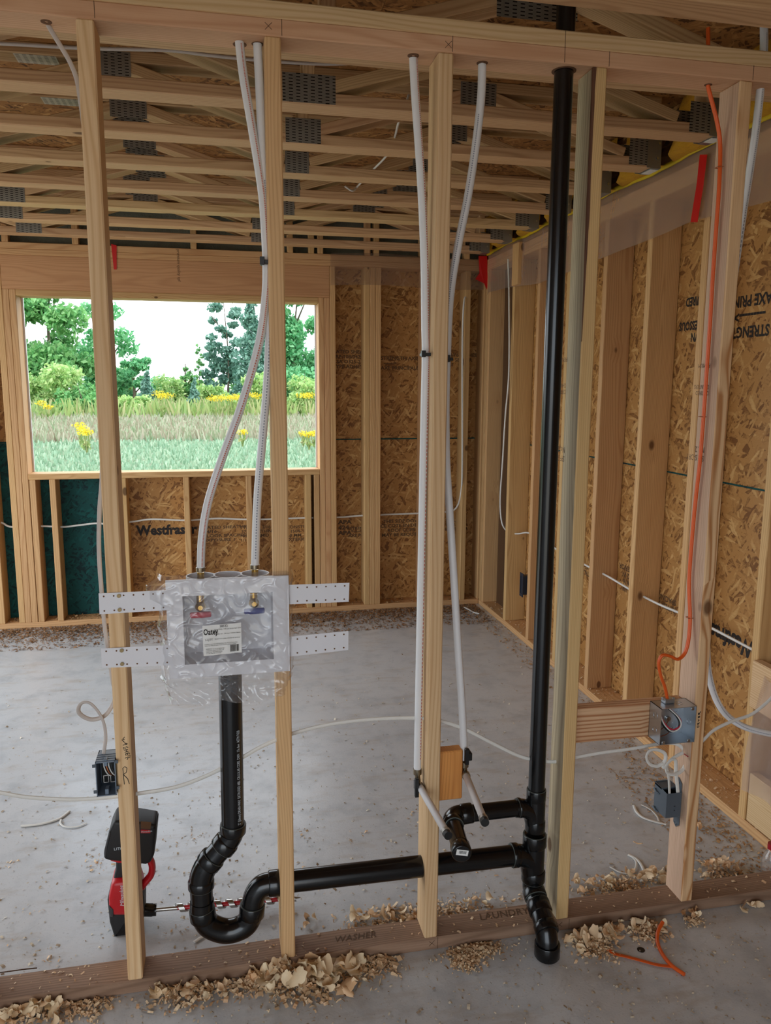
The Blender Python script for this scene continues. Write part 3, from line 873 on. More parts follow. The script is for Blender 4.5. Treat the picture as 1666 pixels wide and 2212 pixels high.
tg = Vector((math.cos(a), math.sin(a), 0)); nr = Vector((math.sin(a), -math.cos(a), 0))
o0 = P(503.5, 1772) + nr * (r20 + 0.0004) + tg * 0.004
lettering('2" (50mm) DRAIN-WAY  EXTRUDED ABS  CELLULAR CORE  DWV  15s dwv  ASTM F628', 0.0125, M['white_ink'], standpipe, o0, sp_b - sp_a, -tg, width=0.56)

# ================================================================== white water tubes
def tube_thing(name, label, pts, r=0.0105, printc='red_ink', texts=()):
    t = thing(name, label, 'water pipe', tuple(pts[-1]), 'white water tubes')
    s = spline(pts, 8)
    o = MB().tube(s, r, 14).build('tube', M['pex'], t)
    return t, o, s
def stripe(parent, s, i0, i1, r, mat, ang=0.5, w=0.0032):
    """a printed line of small dashes along a tube"""
    b = MB()
    toward = Vector((math.sin(ang), -math.cos(ang), 0.0))
    for i in range(max(1, i0), min(i1, len(s) - 2)):
        for k in range(3):
            f0, f1 = k / 3, k / 3 + 0.2
            pa, pb = s[i].lerp(s[i + 1], f0), s[i].lerp(s[i + 1], f1)
            t = (pb - pa).normalized(); n = (toward - t * toward.dot(t)).normalized(); side = t.cross(n)
            b.add([pa + n * (r + 0.0003) - side * w / 2, pa + n * (r + 0.0003) + side * w / 2, pb + n * (r + 0.0003) + side * w / 2, pb + n * (r + 0.0003) - side * w / 2], [(0, 1, 2, 3)])
    b.build('printed_marks', M[mat], parent)
hot, o, s = tube_thing('water_pipe', 'white water tube with red print bending left into the washer box',
    [P(517, 60, .05), P(518, 97, .05), P(526, 165, .05), P(541, 255, .05), P(556, 345, .05), P(568, 430, .048), P(574, 520, .046), P(576, 570, .044), P(574, 640, .042), P(559, 745, .040), P(520, 880, .036), P(480, 990, .034), P(450, 1083, .032), P(437, 1160, .030), P(433.5, 1232, .030)])
stripe(o, s, 8, len(s), 0.0105, 'red_ink', 0.3)
MB().ring(P(433.6, 1234, .030), VZ, 0.0095, 0.0118, 0.010).build('crimp_ring', M['crimp'], hot)
MB().tube([P(433.6, 1236, .030), P(433.8, 1300, .030)], 0.0085, 16).build('brass_stem', M['brass'], hot)
cold, o, s = tube_thing('water_pipe', 'white water tube dropping straight into the right port of the washer box',
    [P(556, 62, .05), P(556.5, 97, .05), P(560, 165, .055), P(566, 300, .055), P(573, 420, .052), P(580, 520, .050), P(584, 575, .050), P(584, 640, .048), P(579, 800, .044), P(567, 950, .038), P(556, 1083, .033), P(551, 1226, .030)])
stripe(o, s, 30, len(s), 0.0105, 'grey_ink', 0.0)
MB().ring(P(551, 1228, .030), VZ, 0.0095, 0.0118, 0.010).build('crimp_ring', M['crimp'], cold)
MB().tube([P(551, 1230, .030), P(549, 1293, .030)], 0.0085, 16).build('brass_stem', M['brass'], cold)

def stubout(t, top, knee, end, clip_up=False):
    """bronze elbow, horizontal stub toward the room, crimp ring and black plug"""
    d = (end - knee).normalized()
    MB().ring(top - VZ * 0.016, VZ, 0.009, 0.0122, 0.016).build('crimp_ring', M['crimp'], t)
    MB().tube(spline([top, top - VZ * 0.020, knee + VZ * 0.012, knee + VZ * 0.002 + d * 0.004, knee + d * 0.022], 6), 0.0074, 14).build('elbow_fitting', M['crimp'], t)
    MB().ring(knee + d * 0.014, d, 0.008, 0.0120, 0.012).build('crimp_ring', M['crimp'], t)
    MB().tube([knee + d * 0.012, end], 0.0098, 16).build('stub_tube', M['pex'], t)
    MB().ring(end - d * 0.018, d, 0.009, 0.0118, 0.012).build('crimp_ring', M['steel'], t)
    MB().disc(end - d * 0.004, d, 0.0108, 0.010, 18).build('end_plug', M['black'], t)
mid1, o, s = tube_thing('water_pipe', 'white water tube with red print held against the left side of the middle stud',
    [P(892, 85, .05), P(893, 120, .05), P(897, 200, .05), P(904, 300, .05), P(912, 430, .05), P(917, 560, .052), P(919, 700, .052), P(920, 770, .052), P(917, 900, .050), P(913, 1100, .048), P(909, 1300, .046), P(905, 1500, .045), P(902, 1660, .045)])
stripe(o, s, 8, len(s), 0.0105, 'red_ink', 0.6)
k = P(903, 1692, .045)
stubout(mid1, P(902, 1660, .045), Vector((k.x, .045, k.z)), Vector((0.771, -0.222, 0.498)))
mid2, o, s = tube_thing('water_pipe', 'white water tube curving down the right side of the middle stud',
    [P(1042, 100, .05), P(1042, 136, .05), P(1040, 205, .055), P(1030, 300, .06), P(1012, 420, .06), P(990, 530, .058), P(973, 640, .055), P(966, 765, .052), P(963, 880, .055), P(965, 1000, .06), P(972, 1110, .06), P(981, 1250, .056), P(990, 1400, .05), P(998, 1520, .047), P(1003.5, 1640, .045)])
stripe(o, s, 20, 60, 0.0105, 'grey_ink', -0.5)
k = P(1004, 1668, .045)
stubout(mid2, P(1003.6, 1644, .045), Vector((k.x, .045, k.z)), Vector((0.869, -0.217, 0.519)))
far_t, o, s = tube_thing('water_pipe', 'white water tube passing behind the rightmost stud and looping out of frame',
    [P(1650, 0, .05), P(1651, 60, .05), P(1650, 120, .05), P(1642, 205, .05), P(1632, 290, .08), P(1617, 390, .11), P(1600, 500, .13), P(1560, 800, .15), P(1532, 1150, .16), P(1527, 1380, .16), P(1534, 1468, .16), P(1558, 1530, .15), P(1598, 1565, .13), P(1650, 1582, .11), P(1705, 1590, .10)], 0.0105)
stripe(o, s, 10, len(s), 0.0105, 'grey_ink', 0.0)

def clip(u, v, y, label, w=0.02, h=0.008, d=0.03):
    c = P(u, v, y)
    t = thing('pipe_clip', label, 'pipe clip', tuple(c), 'black pipe clips')
    MB().box((c.x - w / 2, c.y - d / 2, c.z - h / 2), (c.x + w / 2, c.y + d / 2, c.z + h / 2), 0.001).build('band', M['black'], t)
    MB().box((c.x - w / 2 - 0.004, c.y - d / 2 - 0.006, c.z - h * 0.9), (c.x - w / 2 + 0.007, c.y - d / 2 + 0.006, c.z + h * 1.2), 0.001).build('nail_boss', M['black'], t)
    return t
clip(574, 568, .040, 'black pipe clip holding two tubes on the second stud, above the window', 0.022, 0.009, 0.045)
clip(919, 766, .045, 'black pipe clip on the left side of the middle stud', 0.022, 0.008, 0.034)
clip(969, 776, .045, 'black pipe clip on the right side of the middle stud', 0.016, 0.008, 0.034)
clip(1010, 1630, .040, 'black pipe clip at the foot of the tube beside the orange wood block', 0.018, 0.022, 0.034)
clip(901, 1698, .030, 'black pipe clip around the left stub at the foot of the middle stud', 0.012, 0.026, 0.03)

# ================================================================== washer outlet box
BX0, BX1, BZ0, BZ1 = 0.1015, 0.4020, 0.8765, 1.1290
OX0, OX1, OZ0, OZ1 = 0.1405, 0.3615, 0.9115, 1.0880
wob = thing('washer_outlet_box', 'white plastic washing machine outlet box strapped between the two left studs', 'outlet box', ((BX0 + BX1) / 2, 0.0, BZ0))
def ring_frame(x0, x1, z0, z1, a0, a1, c0, c1, y0, y1):
    vs = []
    for y in (y0, y1):
        vs += [(x0, y, z0), (x1, y, z0), (x1, y, z1), (x0, y, z1), (a0, y, c0), (a1, y, c0), (a1, y, c1), (a0, y, c1)]
    fs = []
    for i in range(4):
        j = (i + 1) % 4
        fs += [(i, j, 4 + j, 4 + i), (8 + j, 8 + i, 12 + i, 12 + j), (j, i, 8 + i, 8 + j), (4 + i, 4 + j, 12 + j, 12 + i)]
    return vs, fs
b = MB(); b.add(*ring_frame(BX0, BX1, BZ0, BZ1, OX0, OX1, OZ0, OZ1, -0.0165, -0.009)); b.build('face_frame', M['pvc_white'], wob)
b = MB(); b.add(*ring_frame(OX0 - 0.004, OX1 + 0.004, OZ0 - 0.004, OZ1 + 0.004, OX0, OX1, OZ0, OZ1, -0.010, 0.078)); b.build('recess', M['pvc_white'], wob)
MB().box((OX0 - 0.004, 0.076, OZ0 - 0.004), (OX1 + 0.004, 0.081, OZ1 + 0.004)).build('back_panel', M['pvc_white'], wob)
for u in (433.5, 492, 550.5):
    c = P(u, 1240, .030); zr = P(u, 1243 - (u - 433) * 0.045, .03).z
    MB().ring((c.x, .030, 1.092), VZ, 0.0335, 0.0365, zr - 1.092, 32).build('port_collar', M['pvc_white'], wob)
def strap(p, mat='pvc_white'):
    """p = TL, TR, BR, BL pixels"""
    y = -0.004
    q = [px(u, v, y=y) for u, v in p]
    dy = Vector((0, 0.0016, 0))
    o = MB().add(q + [c + dy for c in q], [(3, 2, 1, 0), (4, 5, 6, 7), (0, 1, 5, 4), (1, 2, 6, 5), (2, 3, 7, 6), (3, 0, 4, 7)]).build('mounting_strap', M[mat], wob)
    L = (q[1] - q[0]).length; n = int(L / 0.0213); b = MB()
    for i in range(n):
        f = (0.5 + i) / n
        for g in (0.15, 0.85):
            c = q[0].lerp(q[1], f).lerp(q[3].lerp(q[2], f), g)
            b.disc(c + Vector((0, -0.0001, 0)), (0, -1, 0), 0.0022, 0.0003, 8)
    h = b.build('nail_hole', M['dark_hole'], o); h['kind'] = 'stuff'
    return o
strap([(213, 1282), (362, 1275), (364, 1318), (215, 1327)])
strap([(612, 1264), (755, 1259), (753.5, 1300), (612, 1306)])
strap([(218, 1401), (372, 1393.5), (372, 1437), (220, 1443)])
strap([(612, 1377), (753, 1363), (752.5, 1404), (612, 1420)])
for u, v in ((257, 1287), (258.5, 1317), (263, 1405), (264, 1434)):
    c = px(u, v, y=-0.0045)
    MB().disc(c, (0, -1, 0), 0.0048, 0.003, 14).build('screw', M['screw'], wob)
for u, v, mh, nm in ((433.5, 1308, 'red_dark', 'hot'), (548.5, 1300, 'blue', 'cold')):
    c = P(u, v, 0.034)
    b = MB().tube([c, c + Vector((0, -0.012, 0)), c + Vector((0, -0.02, 0)), c + Vector((0, -0.024, 0))], [0.012, 0.0135, 0.011, 0.006], 20)
    b.tube([c + Vector((0, -0.004, 0.05)), c + Vector((0, -0.004, -0.004))], 0.0095, 16)
    valve = b.build('brass_valve', M['brass'], wob)
    hz = c.z - 0.018
    hb = MB().tube([Vector((c.x - 0.026, 0.012, hz)), Vector((c.x - 0.024, 0.012, hz)), Vector((c.x, 0.012, hz)), Vector((c.x + 0.024, 0.012, hz)), Vector((c.x + 0.026, 0.012, hz))], [0.005, 0.0075, 0.0085, 0.0075, 0.005], 12)
    hb.build('valve_handle', M[mh], valve)

# the clear bag still wrapped about the box
bag = thing('plastic_bag', 'crumpled clear plastic bag wrapped over the white washer box', 'plastic bag', ((BX0 + BX1) / 2, -0.02, 0.80))
N1, N2 = 130, 130
vs, fs = [], []
rb = random.Random(5)
for i in range(N1 + 1):
    for j in range(N2 + 1):
        a, c = i / N1, j / N2
        x = 0.079 + (0.415 - 0.079) * a; z = 0.800 + (1.1385 - 0.800) * c
        edge = max(0.0, 1 - min(a, 1 - a) * 14)
        if a < 0.5:
            wv = 0.012 * mnoise.noise((c * 9, 3.1, 0)) - (0.030 if 0.78 < c < 0.97 else 0.0) * min(1, (0.97 - c) / 0.05, (c - 0.78) / 0.05)
        else: wv = 0.006 * mnoise.noise((c * 9, 7.7, 0))
        if c < 0.22: wv += (0.014 if a < 0.5 else -0.020) * (1 - c / 0.22) + 0.01 * mnoise.noise((c * 30, 2, a * 2))
        x += wv * max(0.0, 1 - min(a, 1 - a) * 5)
        n1 = mnoise.noise((x * 16, z * 13, 0.0)); n2 = mnoise.noise((x * 45 + z * 25, z * 38, 4.0)); n3 = abs(mnoise.noise((x * 24 + z * 20, z * 26 - x * 16, 9.0)))
        y = -0.0235 + 0.003 * n1 + 0.003 * n2 - 0.020 * max(0.0, 0.16 - n3)
        if c < 0.23:                          # loose skirt below the frame
            y += 0.018 * math.sin(min(1, (0.23 - c) / 0.1) * 1.57) + 0.014 * n1 + 0.010 * n2
            z += 0.014 * mnoise.noise((x * 12, 1.0, 3.0)) * (1 - c / 0.23)
        y += 0.050 * edge * edge + (0.02 * max(0.0, c - 0.97) / 0.03)
        vs.append((x, min(y, 0.03) if c >= 0.23 else y, z))
for i in range(N1):
    for j in range(N2): fs.append((i * (N2 + 1) + j, (i + 1) * (N2 + 1) + j, (i + 1) * (N2 + 1) + j + 1, i * (N2 + 1) + j + 1))
MB().add(vs, fs, True).build('film', M['bag'], bag)
# its paper label
lq = [px(437, 1352, y=-.034), px(521, 1345, y=-.034), px(522.5, 1409, y=-.033), px(440, 1417.5, y=-.033)]
vs, fs = [], []
for i in range(13):
    for j in range(7):
        f, g = i / 12, j / 6
        c = lq[3].lerp(lq[2], f).lerp(lq[0].lerp(lq[1], f), g)
        vs.append(c + Vector((0, 0.0012 * math.sin(f * 17 + g * 3), 0)))
for i in range(12):
    for j in range(6): fs.append((i * 7 + j, (i + 1) * 7 + j, (i + 1) * 7 + j + 1, i * 7 + j + 1))
lab = MB().add(vs, fs, True).build('paper_label', M['sticker'], bag)
lr, lu = (lq[1] - lq[0]), (lq[0] - lq[3])
def lp(f, g, dy=-0.0022): return lq[3].lerp(lq[2], f).lerp(lq[0].lerp(lq[1], f), g) + Vector((0, dy, 0))
lettering('Oatey', 0.0215, M['ink'], lab, lp(0.02, 0.70), lr, lu, width=0.66, bold=0.0004)
lettering('38532', 0.0085, M['ink'], lab, lp(0.44, 0.91), lr, lu, width=0.95)
lettering('1-QTY', 0.0075, M['ink'], lab, lp(0.05, 0.50), lr, lu, width=0.9)
for g, s_ in ((0.83, 'Quad Wsh. 1/4 turn brass ball valve'), (0.68, 'Quadro lav. 1/4 tour robinet laiton'), (0.52, 'Quad 1/4 vuelta valvula de bronce')):
    lettering(s_, 0.0045, M['ink'], lab, lp(0.30, g), lr, lu)
tx = 'Installation must meet local plumbing codes. Read all instructions\nbefore use. Keep the valves closed until the machine is joined.'
lettering(tx, 0.0038, M['ink'], lab, lp(0.04, 0.37), lr, lu, width=0.8)
lettering('WARNING: do not overtighten the\nconnections. Support the drain and\nsupply lines. Test before closing\nthe wall. Made for 2 inch pipe.', 0.0038, M['ink'], lab, lp(0.07, 0.21), lr, lu, width=0.8)
b = MB(); f = 0.70
while f < 0.93:
    w = rb.choice((0.006, 0.010, 0.016))
    b.add([lp(f, 0.07), lp(f + w, 0.07), lp(f + w, 0.30), lp(f, 0.30)], [(0, 1, 2, 3)])
    f += w + rb.choice((0.007, 0.012))
b.build('barcode', M['ink'], lab)

# ================================================================== cables and boxes
def cable(name, label, pts, flat=(0.0027, 0.0055), mat='cable', per=8, group='white house cables', up=None, part='jacket', cat='cable'):
    t = thing(name, label, cat, tuple(pts[0]), group)
    o = MB().tube(spline(pts, per), 0.005, 10, True, flat, True, up).build(part, M[mat], t)
    return t, o
YC = 0.048
run, o = cable('house_cable', 'white flat cable running level through the studs of the pipe wall',
    [P(-60, 1702, YC), P(0, 1712, YC), P(60, 1722, YC), P(150, 1727, YC), P(215, 1724, YC), P(262, 1719, YC), P(300, 1714, YC), P(380, 1700, YC), P(450, 1674, YC), P(520, 1638, YC), P(562, 1614, YC), P(600, 1597, YC), P(634, 1584, YC), P(700, 1567, YC), P(765, 1557, YC), P(833, 1552, YC), P(895, 1551, YC), P(940, 1555, YC), P(1000, 1573, YC), P(1060, 1603, YC), P(1120, 1632, YC), P(1165, 1643, YC), P(1205, 1645, YC), P(1245, 1636, YC), P(1300, 1626, YC), P(1360, 1618, YC), P(1400, 1611, .052), P(1440, 1605, .056), P(1466, 1609, .05), P(1480, 1625, .045), P(1482, 1645, .04), P(1474, 1664, .03), P(1455, 1673, .02), P(1440, 1667, .02), P(1441, 1651, .02), P(1452, 1641, .02), P(1460, 1644, .025), P(1461, 1670, .03), P(1465, 1712, .034)],
    up=(0, 1, 0), per=7)
pig, o = cable('house_cable', 'white flat cable looping above the dark grey box on the rightmost stud',
    [P(1476, 1626, .03), P(1460, 1634, .025), P(1446, 1645, .018), P(1436, 1658, .016), P(1432, 1652, .018), P(1438, 1640, .02), P(1436, 1627, .022), P(1420, 1619.5, .022), P(1404, 1622, .02), P(1397, 1635, .018), P(1404, 1650, .018), P(1420, 1655, .018), P(1434, 1650, .018), P(1441, 1660, .022), P(1445, 1680, .028), P(1447, 1716, .034)], up=(0, 1, 0))
rtc, o = cable('house_cable', 'white cable leaving the right side of the rightmost stud toward the right',
    [P(1500, 1618, YC), P(1521, 1598, YC), P(1543, 1577, .05), P(1582, 1558, .055), P(1622, 1544, .06), P(1652, 1522, .06), P(1690, 1484, .06)], up=(0, 1, 0))
st_, o = cable('house_cable', 'dull white cable down the left side of the leftmost stud, looped above its box',
    [P(98, 42, .055), P(106, 58, .055), P(124, 88, .055), P(148, 128, .055), P(164, 165, .055), P(172, 205, .05), P(184, 300, .05), P(197, 480, .05), P(208, 700, .05), P(217, 880, .05), P(220.5, 1020, .048), P(215, 1105, .046), P(214, 1190, .046), P(219, 1270, .046), P(226, 1350, .046), P(236, 1420, .046), P(244, 1475, .046), P(250, 1490, .046), P(245, 1518, .04), P(226, 1546, .032), P(196, 1554, .026), P(171, 1540, .02), P(174, 1521, .014), P(192, 1518, .012), P(211, 1536, .014), P(224, 1562, .020), P(228, 1595, .028), P(223, 1632, .036)],
    mat='cable_grey', up=(0, 1, 0), per=7)
top_c, o = cable('house_cable', 'white cable strung across the floor trusses at the upper left',
    [P(-40, 92, .62), P(60, 97, .62), P(180, 104, .62), P(300, 107, .62), P(380, 110, .62), P(450, 119, .62), P(560, 130, .62), P(690, 138, .62), P(780, 136, .62)], flat=(0.005, 0.005), mat='cable_grey')
coil = []
cc = px(872, 163, y=1.2)
for i in range(60):
    a = i / 60 * 4 * math.pi
    coil.append(cc + Vector((0.085 * math.cos(a) * (1 + 0.06 * math.sin(3 * a)), 0.05 * math.sin(a), 0.026 * math.sin(a) + 0.012 * math.cos(2.3 * a))))
coil_t, o = cable('cable_coil', 'coil of white cable hung between the trusses left of the middle stud', coil, flat=(0.005, 0.005), mat='cable_grey', per=2)
dr, o = cable('house_cable', 'white cable sloping down among the trusses left of the middle stud',
    [px(893, 176, y=1.2), px(880, 215, y=1.2), px(862, 262, y=1.25), px(852, 300, y=1.5), px(836, 335, y=1.7), px(805, 368, y=1.9), px(775, 400, y=2.2), px(762, 412, y=2.2), px(745, 402, y=2.2)], flat=(0.005, 0.005))

# orange cable down the rightmost stud into the steel box
XO = 1.5795
orange, o = cable('orange_cable', 'orange cable stapled down the rightmost stud into the steel box',
    [P(1530, 60, .05), P(1530, 150, .05), P(1530, 185, .05), P(1537, 215, .048), P(1549, 262, .046), px(1556, 312, x=XO), px(1554, 400, x=XO), px(1547, 500, x=XO), px(1540, 600, x=XO), px(1534, 700, x=XO), px(1527, 800, x=XO), px(1520, 900, x=XO), px(1512, 1000, x=XO), px(1503, 1080, x=XO), px(1494, 1180, x=XO), px(1489, 1260, x=XO), px(1491, 1335, x=XO), P(1488, 1380, .03), P(1480, 1410, .026), P(1465, 1424, .022), P(1447, 1417, .02), P(1431, 1416, .022), P(1423.5, 1432, .024), P(1428, 1460, .026), P(1437, 1485, .028), P(1443, 1516, .03)],
    flat=(0.0065, 0.0048), mat='orange', group='none')
del orange['group']
for u, v in ((1554, 362), (1518, 900), (1490, 1334)):
    c = px(u, v, x=XO)
    MB().tube([c + Vector((0.006, -0.010, 0)), c + Vector((-0.0075, -0.0075, 0)), c + Vector((-0.0075, 0.0075, 0)), c + Vector((0.006, 0.010, 0))], 0.0012, 6).build('staple', M['copper'], orange)

# ---------------------------------------------------------------- steel box with red, black and white leads
JX0, JX1, JZ0, JZ1, JY0, JY1 = 1.4735, 1.5875, 0.5695, 0.6810, -0.012, 0.050
jb = thing('steel_junction_box', 'open square steel electrical box on the rightmost stud with red and black leads', 'junction box', ((JX0 + JX1) / 2, 0, JZ0))
tw = 0.0016
MB().box((JX0, JY0, JZ0), (JX0 + tw, JY1, JZ1)).build('side_wall', M['galv_box'], jb)
MB().box((JX1 - tw, JY0, JZ0), (JX1, JY1, JZ1)).build('side_wall', M['galv_box'], jb)
top = MB().box((JX0, JY0, JZ1 - tw), (JX1, JY1, JZ1)).build('top_wall', M['galv_box'], jb)
MB().box((JX0, JY0, JZ0), (JX1, JY1, JZ0 + tw)).build('bottom_wall', M['galv_box'], jb)
MB().box((JX0, JY1 - tw, JZ0), (JX1, JY1, JZ1)).build('back_wall', M['galv_box'], jb)
for c, ax in (((JX0 + 0.075, 0.018, JZ1), VZ), ((JX0, 0.018, JZ0 + 0.035), -VX), ((JX0, 0.018, JZ0 + 0.08), -VX), ((JX0 + 0.085, JY1 - tw, JZ0 + 0.08), -VY), ((JX0 + 0.085, JY1 - tw, JZ0 + 0.03), -VY), ((JX0 + 0.03, JY1 - tw, JZ0 + 0.03), -VY), ((JX1 - tw, 0.02, JZ0 + 0.05), -VX)):
    MB().ring(Vector(c), ax, 0.0095, 0.0105, 0.0007, 24).build('knockout', M['galv_box'], jb)
for x, z in ((JX0 + 0.012, JZ0 + 0.006), (JX1 - 0.014, JZ1 - 0.007), (JX1 - 0.02, JZ0 + 0.006)):
    MB().box((x - 0.005, JY0, z - 0.005), (x + 0.005, JY0 + 0.0015, z + 0.005)).build('screw_tab', M['galv_box'], jb)
    MB().disc((x, JY0 - 0.0035, z), VY, 0.0038, 0.0035, 12).build('screw', M['steel'], jb)
MB().disc((JX0 + 0.060, JY1 - 0.008, JZ0 + 0.052), VY, 0.0075, 0.006, 16).build('ground_screw', M['steel'], jb)
cl = P(1443, 1516, .03)
b = MB().box((cl.x - 0.016, 0.018, JZ1), (cl.x + 0.016, 0.042, JZ1 + 0.014), 0.002)
clamp = b.build('cable_clamp', M['galv_box'], jb)
for dx in (-0.015, 0.015): MB().disc((cl.x + dx, 0.024, JZ1 + 0.010), VZ, 0.004, 0.007, 10).build('clamp_screw', M['steel'], clamp)
def lead(mat, dx, dy, s, name='wire'):
    c0 = Vector((1.490 + dx, 0.018 + dy, JZ1 - 0.006))
    pts = [c0, c0 + Vector((0.000, 0.0, -0.028)), c0 + Vector((0.012, -0.004, -0.055 * s)), c0 + Vector((0.034, -0.008, -0.074 * s)), c0 + Vector((0.056, -0.010, -0.066 * s)), c0 + Vector((0.062, -0.008, -0.050 * s)), c0 + Vector((0.052, -0.004, -0.032)), c0 + Vector((0.034, 0.004, -0.014)), c0 + Vector((0.022, 0.010, -0.004))]
    MB().tube(spline(pts, 7), 0.0021, 8).build(name, M[mat], jb)
lead('red_dark', 0.002, 0.000, 0.96, 'red_wire')
lead('cable', 0.000, -0.003, 1.02, 'white_wire')
lead('black', -0.003, 0.002, 1.06, 'black_wire')
c0 = Vector((JX0 + 0.06, JY1 - 0.010, JZ0 + 0.052))
MB().tube(spline([c0, c0 + Vector((-0.020, -0.01, -0.015)), c0 + Vector((-0.042, -0.014, -0.030)), c0 + Vector((-0.040, -0.018, -0.042)), c0 + Vector((-0.012, -0.016, -0.036)), c0 + Vector((0.006, -0.012, -0.020))], 7), 0.0012, 6).build('ground_wire', M['copper'], jb)

# ---------------------------------------------------------------- dark grey box facing the far room
gb = thing('grey_outlet_box', 'dark grey plastic electrical box on the left face of the rightmost stud', 'electrical box', (1.56, 0.06, 0.30))
gx0, gx1, gy0, gy1, gz0, gz1 = 1.5365, 1.5865, 0.030, 0.098, 0.307, 0.387
b = MB()
b.add([(gx0, gy0, gz0), (gx1, gy0, gz0), (gx1, gy1, gz0 - 0.004), (gx0, gy1, gz0 - 0.004), (gx0, gy0, gz1), (gx1, gy0, gz1), (gx1, gy1, gz1 + 0.006), (gx0, gy1, gz1 + 0.006)],
      [(3, 2, 1, 0), (0, 1, 5, 4), (1, 2, 6, 5), (2, 3, 7, 6), (3, 0, 4, 7)])
b.build('body', M['grey_box'], gb)
MB().box((gx0, gy0 + 0.03, gz1 - 0.002), (gx1, gy1, gz1 + 0.003)).build('top_wall', M['grey_box'], gb)
MB().box((gx0 + 0.003, gy0 + 0.003, gz0 + 0.02), (gx1 - 0.003, gy0 + 0.030, gz1 - 0.012)).build('cable_well', M['black'], gb)
fl = [(0.034, 0.276), (0.050, 0.262), (0.064, 0.272), (0.064, 0.405), (0.052, 0.425), (0.034, 0.412)]
vs = [(1.5862, y, z) for y, z in fl] + [(1.5878, y, z) for y, z in fl]
b = MB().add(vs, [(0, 1, 2, 3, 4, 5), (11, 10, 9, 8, 7, 6)] + [(i, (i + 1) % 6, 6 + (i + 1) % 6, 6 + i) for i in range(6)])
flange = b.build('nailing_flange', M['grey_box'], gb)
for y, z in ((0.044, 0.274), (0.056, 0.274), (0.050, 0.268), (0.044, 0.410), (0.056, 0.410)):
    MB().disc((1.5862, y, z), -VX, 0.0018, 0.0004, 8).build('nail_hole', M['black'], flange)
for z in (0.342, 0.328):
    MB().add([(1.562, gy0 - 0.0004, z), (1.567, gy0 - 0.0004, z), (1.5645, gy0 - 0.003, z + 0.005)], [(0, 1, 2)]).build('clip_mark', M['black'], gb)
for y, z in ((0.090, 0.372), (0.090, 0.312)):
    MB().tube([(gx0 - 0.0005, y, z), (gx0 - 0.006, y + 0.004, z), (gx0 - 0.006, y - 0.014, z - 0.004), (gx0 - 0.0005, y - 0.02, z - 0.006)], 0.003, 8).build('side_clip', M['grey_box'], gb)
MB().tube([px(1474, 1627, x=1.585), px(1480, 1630, x=1.583), px(1487, 1635, x=1.587)], 0.0012, 6).build('staple', M['red_dark'], run)

# ---------------------------------------------------------------- blue grey box on the leftmost stud
bb = thing('blue_outlet_box', 'blue-grey open plastic electrical box on the left face of the leftmost stud', 'electrical box', (-0.06, 0.03, 0.577))
x0, x1, z0, z1, y0, y1 = -0.0868, -0.0390, 0.5775, 0.6690, -0.011, 0.058
tw = 0.0022
for nm, a, c in (('side_wall', (x0, y0, z0), (x0 + tw, y1, z1)), ('side_wall', (x1 - tw, y0, z0), (x1, y1, z1)), ('bottom_wall', (x0, y0, z0), (x1, y1, z0 + tw)), ('back_wall', (x0, y1 - tw, z0), (x1, y1, z1))):
    MB().box(a, c).build(nm, M['blue_box'], bb)
MB().box((x0, y0, z1 - tw), (x1, y1, z1)).build('top_wall', M['blue_box'], bb)
for i in range(4): MB().box((x0 + 0.001, y0 + 0.006 + i * 0.012, z1), (x1 - 0.001, y0 + 0.012 + i * 0.012, z1 + 0.0012)).build('top_rib', M['blue_box'], bb)
xm = (x0 + x1) / 2
MB().box((xm - 0.0045, y0 + 0.004, z1 - 0.014), (xm + 0.0045, y0 + 0.024, z1 + 0.003), 0.001).build('screw_post', M['blue_box'], bb)
MB().box((xm - 0.0045, y0 + 0.004, z0), (xm + 0.0045, y0 + 0.024, z0 + 0.016), 0.001).build('screw_post', M['blue_box'], bb)
for xx, zz in ((x0 - 0.007, z1 - 0.008), (x0 - 0.007, z0 + 0.014), (x1 - 0.001, z1 - 0.002), (x1 - 0.001, z0 + 0.020)):
    MB().box((xx, y0 - 0.0015, zz - 0.0045), (xx + 0.0085, y0, zz + 0.0045), 0.0006).build('drywall_ear', M['grey_box'], bb)
MB().box((x0 + 0.004, y1 - 0.006, z0 + 0.004), (x1 - 0.004, y1 - 0.003, z1 - 0.006)).build('dark_interior', M['black'], bb)
for dx in (0.013, 0.030):
    MB().add(*ring_frame(x0 + dx, x0 + dx + 0.013, z0 + 0.020, z0 + 0.040, x0 + dx + 0.0015, x0 + dx + 0.0115, z0 + 0.0215, z0 + 0.0385, 0.020, 0.024)).build('wire_clip', M['steel'], bb)
for dx, mt in ((0.0, 'cable'), (0.006, 'copper'), (0.012, 'cable'), (0.018, 'black')):
    a = Vector((x0 + 0.016 + dx, 0.020, z1 - 0.006))
    MB().tube(spline([a, a + Vector((0.001, -0.006, -0.018)), a + Vector((0.008, -0.008, -0.036)), a + Vector((0.016, -0.002, -0.046)), a + Vector((0.022, 0.008, -0.040))], 6), 0.0016, 7).build('wire', M[mt], bb)

